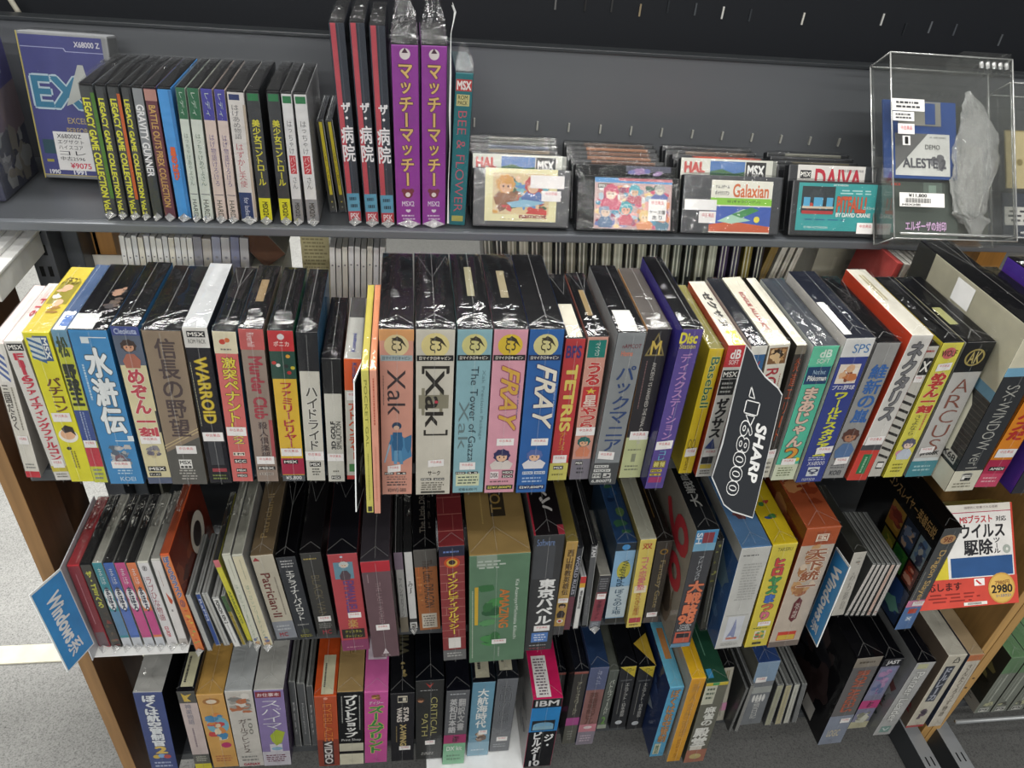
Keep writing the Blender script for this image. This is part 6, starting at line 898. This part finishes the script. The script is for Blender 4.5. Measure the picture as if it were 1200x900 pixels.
# second and third shelves
for zz, nm, x0, x1, y0 in ((0.0, 'second shelf deck hidden under the long row of boxed games', -.372, .953, .05), (-.31, 'third shelf deck with its grey edge showing at the right end', -.352, .905, .058), (-.62, 'bottom shelf deck under the lowest row of games', -.352, .953, .07), (-.6201, 'next bay bottom deck under the green topped cases', .992, 1.5, .07)):
    t = bpy.data.objects.new('metal_shelf', None); COL.objects.link(t); t.location = (0, y0, zz); thing(t, 'dark grey metal '+nm, 'shelf')
    part('deck', (x0, y0+.004, zz-.012), (x1, .45, zz), '3c3f43', t, bevel=.0008)
    part('front_lip', (x0, y0, zz-.016), (x1, y0+.004, zz-.0002), '46494c', t, bevel=.0008)
m_ = MB(); m_.box((on_y((131,572), .47).x, .47, -.66), (.96, .475, -.03), mat('0f1012', .7)); thing(m_.build('shade_board'), 'black board added as shade behind the third and bottom shelves', 'panel')  # added dark sheet, stands in for the shade behind the goods
# wooden posts
def post(name, x0, x1, y0, y1, z0, z1, label, c1='8c6a42', c2='58391f'):
    m_ = MB(); m_.box((x0, y0, z0), (x1, y1, z1), mat(c1, .5, 'wood'), side=mat(c2, .5, 'wood')); o = m_.build(name, bevel=.0012); thing(o, label, 'post'); return o
post('wooden_post', -.405, -.387, .052, .117, ZF+.0005, .165, 'wooden post at the left end of the shelves')
o = post('wooden_post', .955, .9705, .05, .32, ZF+.0005, .16, 'left board of the two wooden posts at the right end', 'b08a54', '94703f')
o = post('wooden_post', .972, .989, .05, .32, ZF+.0005, .16, 'right board of the two wooden posts at the right end, with screw holes', 'b08a54', '94703f')
for px in ((1141,795),(1132,806)):
    p = on_y(px, .0495); m_ = MB(); n = 14; R = .0024
    m_.poly([Vector((p.x+R*math.cos(2*math.pi*i/n), .0497, p.z+R*math.sin(2*math.pi*i/n))) for i in range(n)], mat('4c3420', .7))
    m_.tube([(p.x, .0497, p.z), (p.x, .0485, p.z)], .0012, mat('77684c', .5), 8)
    m_.build('screw_hole', o)
# metal feet
for k, (px, lb) in enumerate((((1062,858), 'left grey metal runner on the floor with two slots at the bottom right'), ((1100,858), 'right grey metal runner on the floor with two slots at the bottom right'))):
    a = on_z(px, ZF+.055); x0 = (a.x if k == 0 else a.x)
    t = bpy.data.objects.new('floor_runner', None); COL.objects.link(t); t.location = (x0, .0, ZF); thing(t, lb, 'shelf base', 'metal runners')
    m_ = MB(); m_.box((0, -.22, .0005), (.028, .34, .055), mat('8c8f92', .35, 'metal'), side=mat('3c3f42', .4, 'metal')); m_.build('channel', t, bevel=.0015)
    for s in (0, 1):
        m_ = MB(); u = .008+.010*s; yv = on_z((1082+32*k, 893-5*k), ZF+.055).y; m_.box((u, yv-.008, .0552), (u+.0022, yv+.008, .0556), mat('0a0a0b', .8)); m_.build('slot', t)
# metal upright behind the left end
p0 = on_y((24,262), .33); p1 = on_y((51,262), .33)
t = bpy.data.objects.new('metal_upright', None); COL.objects.link(t); t.location = (p0.x, .33, ZF); thing(t, 'grey slotted metal upright under the left end of the top shelf', 'post')
part('channel', (p0.x, .33, ZF+.0005), (p1.x, .40, .17), '5b5e63', t, bevel=.001)
for r_ in range(8):
    for s in (0, 1):
        zz = .155-.030*r_; x = p0.x+(p1.x-p0.x)*(.22+.38*s); part('upright_slot', (x, .3293, zz-.014), (x+(p1.x-p0.x)*.18, .3299, zz), '08090a', t, rough=.8)
part('side_plate', (p1.x+.002, .36, ZF+.0005), (p1.x+.022, .45, .165), '4b4f54', t, bevel=.002)
part('pale_strip', (p1.x+.024, .40, ZF+.0005), (p1.x+.028, .44, .165), 'a8a898', t)

# ---------------- goods standing behind the second row
def back(name, px0, px1, Y, col_, dep, label, cat, els=(), group=None, th=0.0, sd=None, wrapk=True, zb=.0003, film=False):
    a = on_y(px0, Y); b_ = on_y(px1, Y); w = abs(b_.x-a.x); h = a.z-zb
    it = Item(w, dep, h/math.cos(th)); m_ = MB(); m_.box((0,0,0), (w, dep, h/math.cos(th)), mat(col_, .4), side=mat(sd or col_, .4)) 
    o = m_.build(name, bevel=.0006); o.location = (a.x-h*math.tan(th), Y, zb+(w*math.sin(th) if th > 0 else 0)); o.rotation_euler = (0, th, 0); thing(o, label, cat, group)
    decorate(it, o, els)
    if wrapk: wrap(it, o, len(label)+px0[0], puff=.002, seams=False, bag=True)
    return o
rs = random.Random(8)
names = ['first','second','third','fourth','fifth','sixth','seventh','eighth','ninth','tenth','eleventh','twelfth','thirteenth','fourteenth','fifteenth','sixteenth','seventeenth','eighteenth','nineteenth','twentieth','twenty first','twenty second','twenty third','twenty fourth']
x = 139.0; k = 0
while x < 284:
    wpx = 7.2 if k < 12 else 11
    c = ['f0f0ee','f4f4f2','e8eaec','f2eee2','eceef2'][k % 5] if k < 12 else ['a8acc0','c8c8cc','8c90ac','b8b8bc','d0d0d0','9c9ca8','c4c0bc'][k % 7]
    back('disc_sleeve', (x, 278+.02*(x-139)+rs.uniform(-2, 1)), (x+wpx-1.1, 278), .33, c, .10, names[k]+' white disc sleeve from the left in the rear row under the top shelf', 'disc sleeve', [D(.5,.2,.18,'8c8c94'), LN(.3,.9,1,'a8a8b0',.4,.6,vert=True,seed=k)], 'white disc sleeves behind the second shelf games', th=math.radians(4))
    x += wpx; k += 1
x = 386.0; k = 0
while x < 446:
    back('disc_sleeve', (x, 291+rs.uniform(-2, 1)), (x+6.2, 291), .33, ['f4f4f2','ecece8','f2f0e6','f0f0f2'][k % 4], .10, names[k]+' white disc sleeve of the short run left of the salmon boxed game', 'disc sleeve', [D(.5,.2,.18,'8c8c94')], 'short run of white disc sleeves', th=math.radians(2))
    x += 7.4; k += 1
# tilted brown box and a printed sheet
a = on_y((312,314), .335); m_ = MB(); W_, D_, H_ = .034, .09, .050; it = Item(W_, D_, H_)
m_.box((0,0,0), (W_, D_, H_), mat('54392a', .4), top=mat('4a3426', .4), side=mat('9c9c92', .4)); o = m_.build('tilted_box', bevel=.0006); o.location = (a.x, .335, a.z); o.rotation_euler = (.0, math.radians(-38), 0); thing(o, 'small brown box tipped over on top of the rear goods', 'box'); wrap(it, o, 5, puff=.002, seams=False, bag=True)
m_ = MB(); m_.box((a.x-.02, .34, .0003), (a.x+.02, .42, a.z-.0005), mat('8c8c80', .5)); thing(m_.build('rear_box', bevel=.001), 'grey carton under the tipped brown box in the rear row', 'box')
back('printed_sheet', (350,262), (384,262), .40, 'cfc79c', .002, 'yellowish printed sheet standing in the rear row under the top shelf', 'paper', [LN(.03,.7,16,'9c9470',.06,.94)], wrapk=False)
a = on_y((98,262), .40); b_ = on_y((128,262), .40); m_ = MB(); m_.box((a.x, .40, .0003), (b_.x, .455, .150), mat('a87a44', .6, 'wood')); thing(m_.build('cardboard_box', bevel=.001), 'tan cardboard box behind the left end of the second shelf', 'box')
a = on_y((112,298), .39); m_ = MB(); m_.box((a.x-.004, .388, .0003), (a.x+.034, .3895, a.z), mat('dcd8d0', .6)); thing(m_.build('paper_sheet'), 'white sheet of paper leaning before the tan cardboard box', 'paper')
# clear sleeves behind the right half
x = 566.0; k = 0
while x < 900 and k < 24:
    c = ['6c6e60','3c3e38','9c9c88','b8b8a4','55564c','a4a490','3a3c3a','8c8a78'][k % 8] if x < 845 else ['4a3a5c','3c3450','8c7c34','2c2c34'][k % 4]
    back('clear_sleeve', (x, 280+(x-566)*.02), (x+11.0, 280), .33, c, .09, names[k]+' clear sleeved case from the left in the dark rear run under the cartridges', 'game case', [B(0,.6,'d8d8c8',.12,.26), B(0,.4,'e4e4d4',.55,.68), B(.36,.6,'1c1c1c',.3,.9)], 'clear sleeved cases in the rear row', th=math.radians(-6))
    x += 14.0; k += 1
for k, (xa, xb, c) in enumerate(((905,914,'8c7440'),(918,925,'d8d4c8'),(928,934,'d0ccc0'),(937,943,'dcd8cc'))):
    back('rear_case', (xa, 288), (xb, 288), .34, c, .09, ['brown gold','cream','pale grey cream','whitish'][k]+' case leaning at the right end of the rear row', 'game case', [LN(.1,.9,1,'8c8474',.4,.6,vert=True)], th=math.radians(8))
back('rear_carton', (960,291), (1030,293), .36, 'b8b4a4', .09, 'pale wide carton in the rear row behind the mint green box', 'box', [B(.1,.9,'c8c4b4',.3,.36), LN(.1,.5,3,'9c9888',.5,.9)])
for k in range(6):
    back('disc_sleeve', (1052+8.6*k, 309+k*1.2), (1059+8.6*k, 309), .22, ['c8504c','d8d4cc','dcd8d0','cfcac0','dcd8d0','d0ccc4'][k], .09, names[k]+' of six pale disc sleeves behind the tilted orange red sided box', 'disc sleeve', [], 'pale disc sleeves at the right rear', th=math.radians(6))
a = on_y((1163,296), .36); b_ = on_y((1180,296), .36); m_ = MB(); m_.box((a.x-.02, .36, .0003), (b_.x, .45, .150), mat('b8823c', .6, 'wood')); thing(m_.build('cardboard_box', bevel=.001), 'orange tan cardboard box behind the right end of the second shelf', 'box')

# neighbouring white shelf at far left
t = bpy.data.objects.new('white_shelf', None); COL.objects.link(t); c0 = on_y((3,354), .20); t.location = (c0.x, .20, c0.z); thing(t, 'white neighbouring shelf tray at the far left edge', 'shelf')
part('tray', (c0.x-.30, .20, c0.z), (c0.x, .325, c0.z+.03), 'd8d8d4', t, bevel=.001, kind='card')
part('rim', (c0.x-.30, .198, c0.z+.028), (c0.x+.002, .327, c0.z+.032), 'e8e8e6', t, bevel=.001, kind='card')
for k, (dx, c, lb) in enumerate(((.012, 'e4e4e2', 'lowest'), (.024, 'd8dadc', 'middle'), (.036, 'e6e4e0', 'topmost'))):
    m_ = MB(); zb = c0.z+.0325+.0062*k; m_.box((c0.x-.28, .215, zb), (c0.x-dx, .32, zb+.0058), mat(c, .4)); thing(m_.build('paper_folder', bevel=.0008), lb+' of three white folders stacked on the far left white tray', 'folder', 'stacked white folders')
m_ = MB(); zb = c0.z+.0325+.0186; m_.box((c0.x-.2, .23, zb+.0003), (c0.x-.05, .31, zb+.002), mat('d88c98', .5)); thing(m_.build('pink_slip'), 'pink paper slip on top of the white folders at far left', 'paper')
post('support_post', c0.x-.06, c0.x-.035, .22, .3, ZF+.0005, c0.z-.001, 'dark support under the far left white tray').data.materials[0] = mat('2a2a2c', .6)

# bookends
t = bpy.data.objects.new('bookend', None); COL.objects.link(t); t.location = (-.372, .03, -.31); thing(t, 'white metal bookend under the cases at the left end of the third shelf', 'bookend')
xe = on_z((222,757), -.31).x
q0 = next(q for q in Q if q['label'].startswith('dark red case'))
part('base_plate', (-.372, .036, -.3115), (xe, .16, -.3099), 'dfe0de', t, kind='card')
m_ = MB(); L0 = t.location; xs = q0['X']-.0035; thq = q0['th']
m_.box((0, 0, 0), (.0014, .13, .165), mat('c6c8cc', .4)); o = m_.build('upright_plate', t, bevel=.0005); o.location = Vector((xs, .03, -.3098))-L0; o.rotation_euler = (0, thq, 0)
t = bpy.data.objects.new('bookend', None); COL.objects.link(t); xa = on_z((500,905), -.62).x; xb = on_z((612,890), -.62).x; t.location = (xa, .0, -.62); thing(t, 'white metal bookend base under the steel blue box on the bottom shelf', 'bookend')
part('base_plate', (xa, .0, -.6218), (xb, .17, -.6199), 'e2e4e4', t, kind='card')

# green case set in the next bay, bottom right
GR = lambda s: [B(0,.28,'6c8c68'), LN(.3,.8,1,'d0d4c8',.4,.6,vert=True,seed=s), LN(.35,.75,1,'b8bcb0',.2,.3,vert=True,seed=s+3), ART(.8,.9,['c8c8a0','5c5c54'],s,.1,.9,5), MSX(.91,.98,.2,.8,c='e4e4dc',tc='3c3c3c',s='PS')]
for k in range(4):
    a = (1185.6+20.5*k, 771-2.5*k); b0 = (1141+15.2*k, 836-1.2*k)
    q = dict(row=4, kind='box', BL=b0, TL=a, TR=(a[0]+19.6, a[1]-2.4), dep=.12, sp='84897e', tp='5c8058', sd='3c3c34', els=GR(k+2)+([ART(.1,.8,['4c4434','2c2c26','8c8454','5c5c54'],3,.05,.95,20,'l'), B(.82,1,'b8b4a8',0,1,face='l'), LN(.84,.97,4,'6c6c64',.1,.9,face='l')] if k == 0 else []), label=['leftmost green topped case in the next bay at the bottom right','second green topped case in the next bay at the bottom right','third green topped case in the next bay at the bottom right','last green topped case at the bottom right picture edge'][k], Y=None, name='game_case', cat='game case', group='green topped cases in the next bay', kw={})
    solve(q); q['w0'] = q['w']
    if k == 0: prev = q
    else:
        q['th'] = prev['th']; q['h'] = prev['h']; q['Yf'] = prev['Yf']; q['w'] = prev['w']; q['X'] = prev['X']+prev['w']/math.cos(prev['th'])+.0034; prev = q
    Q.append(q); build_item(q, 200+k)
m_ = MB(); m_.tube([(.995, .04, -.632), (1.5, .04, -.632)], .004, mat('8c8f90', .3, 'metal'), 8); thing(m_.build('shelf_rail', smooth=True), 'thin round metal rail under the green topped cases at the bottom right', 'rail')

# ================================================================== light
def area(name, loc_, rot, sx, sy, power, colr=(1, .985, .95)):
    l = bpy.data.lights.new(name, 'AREA'); l.shape = 'RECTANGLE'; l.size = sx; l.size_y = sy; l.energy = power; l.color = colr
    o = bpy.data.objects.new(name, l); COL.objects.link(o); o.location = loc_; o.rotation_euler = rot; return o
area('fluorescent_lamp', (.1, -3.0, 1.70), (0, 0, 0), 2.8, .16, 120)
area('fluorescent_lamp', (.1, -1.7, 1.70), (0, 0, 0), 2.6, .16, 34)
area('fluorescent_lamp', (-.1, -.6, 1.70), (0, 0, 0), 2.6, .16, 12)
area('fluorescent_lamp', (.2, .25, 1.70), (0, 0, 0), 2.4, .16, 8)
area('fluorescent_lamp', (-.4, 1.0, 1.70), (0, 0, 0), 2.8, .2, 70)
area('fluorescent_lamp', (.1, 1.85, 1.70), (0, 0, 0), 3.0, .2, 60)
w = bpy.data.worlds.new('store_ambient'); S.world = w; w.use_nodes = True
w.node_tree.nodes['Background'].inputs[0].default_value = (.78, .80, .82, 1); w.node_tree.nodes['Background'].inputs[1].default_value = .3
S.cycles.transparent_max_bounces = 24; S.cycles.max_bounces = 8; S.cycles.diffuse_bounces = 3; S.cycles.glossy_bounces = 3; S.cycles.caustics_reflective = False; S.cycles.caustics_refractive = False
print('SEPARATE', REPORT)
for q in Q:
    if q['w'] < .8*q['w0'] or q['w'] < .006 or abs(q['th']) > .3 or q['h'] > .26 or q['h'] < .09: print('CHK %-70s w%.3f/%.3f h%.3f th%.1f X%.3f Y%.3f' % (q['label'][:70], q['w'], q['w0'], q['h'], math.degrees(q['th']), q['X'], q['Yf']))
for l_, ns in LABELS.items():
    if len(ns) > 1 or not 4 <= len(l_.split()) <= 16: print('LABEL', len(l_.split()), ns, l_)
